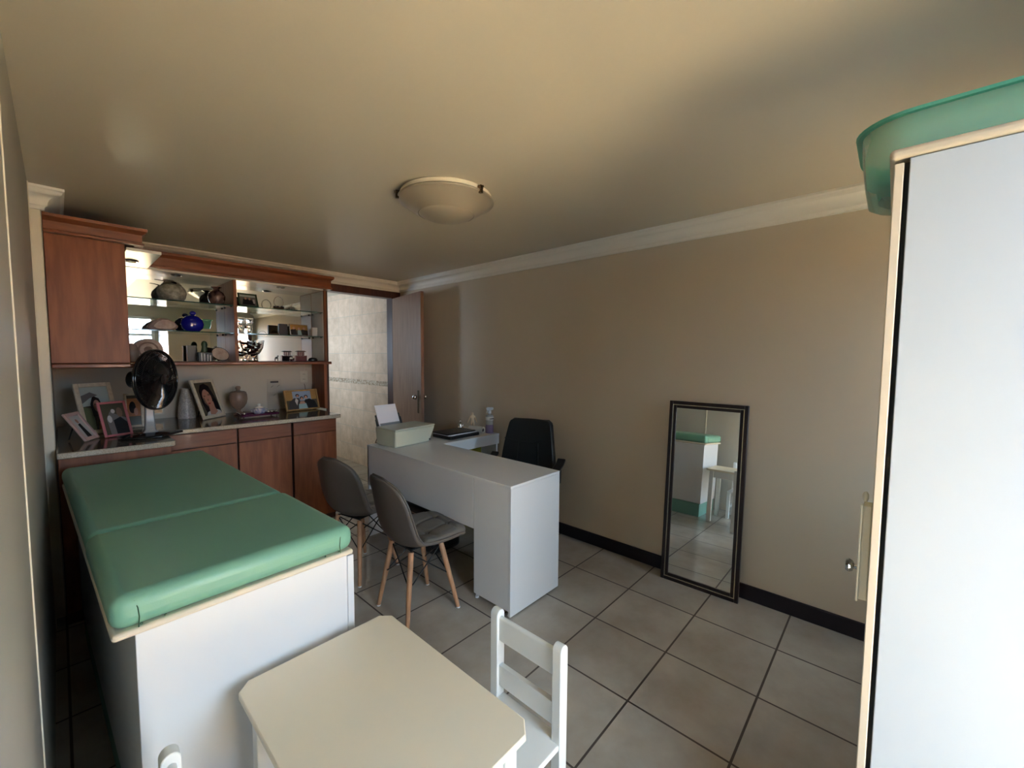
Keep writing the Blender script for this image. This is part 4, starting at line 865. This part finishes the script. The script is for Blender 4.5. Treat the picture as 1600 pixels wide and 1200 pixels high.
tag(ps.obj('paper_stack', 'paper'), 'white sheets standing in the printer tray', 'paper'); 
o = bpy.data.objects['paper_stack']; o.data.transform(t.matrix_basis if False else Matrix.Translation(t.location) @ Matrix.Rotation(t.rotation_euler.z, 4, 'Z'))
b = B(); b.T = Matrix.Translation((0.160, -0.1235, 0.022)) @ Matrix.Rotation(PI/2, 4, 'X'); b.lathe([(0.001, -0.004), (0.007, -0.004), (0.007, 0.004), (0.001, 0.004)], 16); b.obj('round_badge', 'black', t)
tag(B().tube([(1.735, 3.02, 0.80), (1.705, 3.03, 0.79), (1.695, 3.035, 0.762), (1.72, 3.04, 0.7545), (1.76, 3.045, 0.7545)], 0.003, 6).obj('cable', 'black'), 'thin black cable at the left side of the printer', 'cable')
t = thing('laptop', 'black laptop with a dark folder and papers stacked on it', 'laptop', (2.375, 2.845, ZD), math.radians(2))
B().box(-0.17, 0.17, -0.12, 0.12, 0.001, 0.020).obj('base', 'black', t, bevel=0.004)
B().box(-0.17, 0.17, -0.12, 0.12, 0.0205, 0.028).obj('screen_lid', 'black', t, bevel=0.002)
tag(B().box(2.21, 2.535, 2.745, 2.955, 0.7795, 0.7855).obj('paper_sheets', 'paper'), 'white papers lying on the closed laptop', 'paper')
tag(B().box(2.205, 2.525, 2.755, 2.965, 0.7860, 0.7960).obj('folder', 'black', bevel=0.002), 'black folder on top of the papers and laptop', 'folder')
t = thing('crystal_figurine', 'small silvery glass figurine on the desk by the wall', 'figurine', (2.585, 3.035, ZD))
b = B().lathe([(0.03, 0), (0.034, 0.004), (0.028, 0.02), (0.016, 0.045), (0.020, 0.06), (0.010, 0.075)], 14); b.ball((0, 0, 0.09), 0.014, 0, 12, 8); b.ball((0.022, -0.01, 0.035), (0.010, 0.01, 0.03), 0, 10, 6).ball((-0.024, -0.005, 0.03), (0.012, 0.01, 0.02), 0, 10, 6)
b.obj('body', 'silver', t, smooth=60)
# wooden mannequin: one continuous figure on a disc
t = thing('wooden_mannequin', 'pale wooden artist mannequin with arms slightly out', 'mannequin', (2.650, 2.935, ZD), math.radians(-35))
B().lathe([(0.001, 0), (0.030, 0), (0.030, 0.010), (0.001, 0.010)], 20).obj('disc_base', 'manwood', t, bevel=0.001)
me = bpy.data.meshes.new('body'); vs = [(0, 0, .092), (0, 0, .115), (0, 0, .140), (0, 0, .152), (0, 0, .163), (0, 0, .178),
    (.020, 0, .138), (.030, 0, .112), (.038, -.004, .088), (.041, -.006, .078), (-.020, 0, .138), (-.032, 0, .112), (-.043, -.002, .086), (-.047, -.003, .076),
    (.010, 0, .085), (.013, -.002, .050), (.013, 0, .018), (.014, -.010, .013), (-.010, 0, .085), (-.010, -.004, .050), (-.012, 0, .018), (-.014, -.010, .013)]
es = [(0, 1), (1, 2), (2, 3), (3, 4), (4, 5), (2, 6), (6, 7), (7, 8), (8, 9), (2, 10), (10, 11), (11, 12), (12, 13), (0, 14), (14, 15), (15, 16), (16, 17), (0, 18), (18, 19), (19, 20), (20, 21)]
rs = [.011, .010, .013, .004, .009, .007, .006, .0045, .0038, .003, .006, .0045, .0038, .003, .0075, .005, .0035, .003, .0075, .005, .0035, .003]
me.from_pydata(vs, es, []); mb = bpy.data.objects.new('body', me); COL.objects.link(mb); mb.parent = t; me.materials.append(M['manwood'])
sk = mb.modifiers.new('skin', 'SKIN')
for i, r in enumerate(rs): me.skin_vertices[0].data[i].radius = (r*1.35, r*1.15)
me.skin_vertices[0].data[0].use_root = True; mb.modifiers.new('sub', 'SUBSURF').render_levels = 1
t = thing('paper_towel_roll', 'white paper roll lying on the desk beside the mannequin', 'paper roll', (2.600, 2.825, ZD+0.032), math.radians(-75))
b = B(); b.T = Matrix.Rotation(PI/2, 4, 'Y')
n_ = 28
ro = lambda r, z: [(r*math.cos(2*PI*j/n_), r*math.sin(2*PI*j/n_), z) for j in range(n_)]
b.rings([ro(.017, -.075), ro(.0315, -.075), ro(.0315, .075), ro(.017, .075)], closed=True, caps=False); b.obj('roll', 'kraft', t, smooth=40)
b = B(); b.T = Matrix.Rotation(PI/2, 4, 'Y'); b.rings([ro(.001, -.070), ro(.0168, -.070), ro(.0168, .070), ro(.001, .070)], closed=True, caps=False); b.obj('hole_shade', 'black', t, smooth=40)  # black plug stands in for the shade inside the roll's hole
t = thing('spray_bottle', 'clear trigger spray bottle half full of lilac liquid', 'spray bottle', (2.690, 2.745, ZD))
B().lathe([(0.001, 0), (0.036, 0), (0.038, 0.006), (0.037, 0.06), (0.036, 0.078)], 24).obj('liquid', 'lilac', t)
bo = B().lathe([(0.036, 0.0785), (0.034, 0.105), (0.036, 0.125), (0.038, 0.145), (0.032, 0.165), (0.014, 0.172), (0.013, 0.180)], 24).obj('bottle', 'clearplastic', t, smooth=40)
b = B().lathe([(0.0375, 0.120), (0.0392, 0.125), (0.0392, 0.148), (0.0375, 0.150)], 24); b.obj('label_band', 'kraft', bo, smooth=40)
b = B()
for k in range(5): 
    a_ = math.radians(-125+k*14); b.ball((0.0395*math.cos(a_), 0.0395*math.sin(a_), 0.135), (0.004, 0.003, 0.006 if k % 2 else 0.008), 0, 8, 5)
b.obj('lettering', 'dgrey', bo)
b = B().lathe([(0.016, 0.181), (0.016, 0.205), (0.012, 0.21)], 16); b.prism([(-0.016, 0.206), (0.030, 0.214), (0.036, 0.225), (0.032, 0.238), (-0.020, 0.238), (-0.030, 0.230), (-0.030, 0.220)], 'y', -0.010, 0.010)
sh = b.obj('spray_head', 'white', t, bevel=0.002); sh.rotation_euler = (0, 0, math.radians(-50+180-180))
b = B().prism([(-0.022, 0.216), (-0.014, 0.216), (-0.020, 0.190), (-0.030, 0.180)], 'y', -0.005, 0.005); b.obj('trigger', 'white', sh, bevel=0.001)
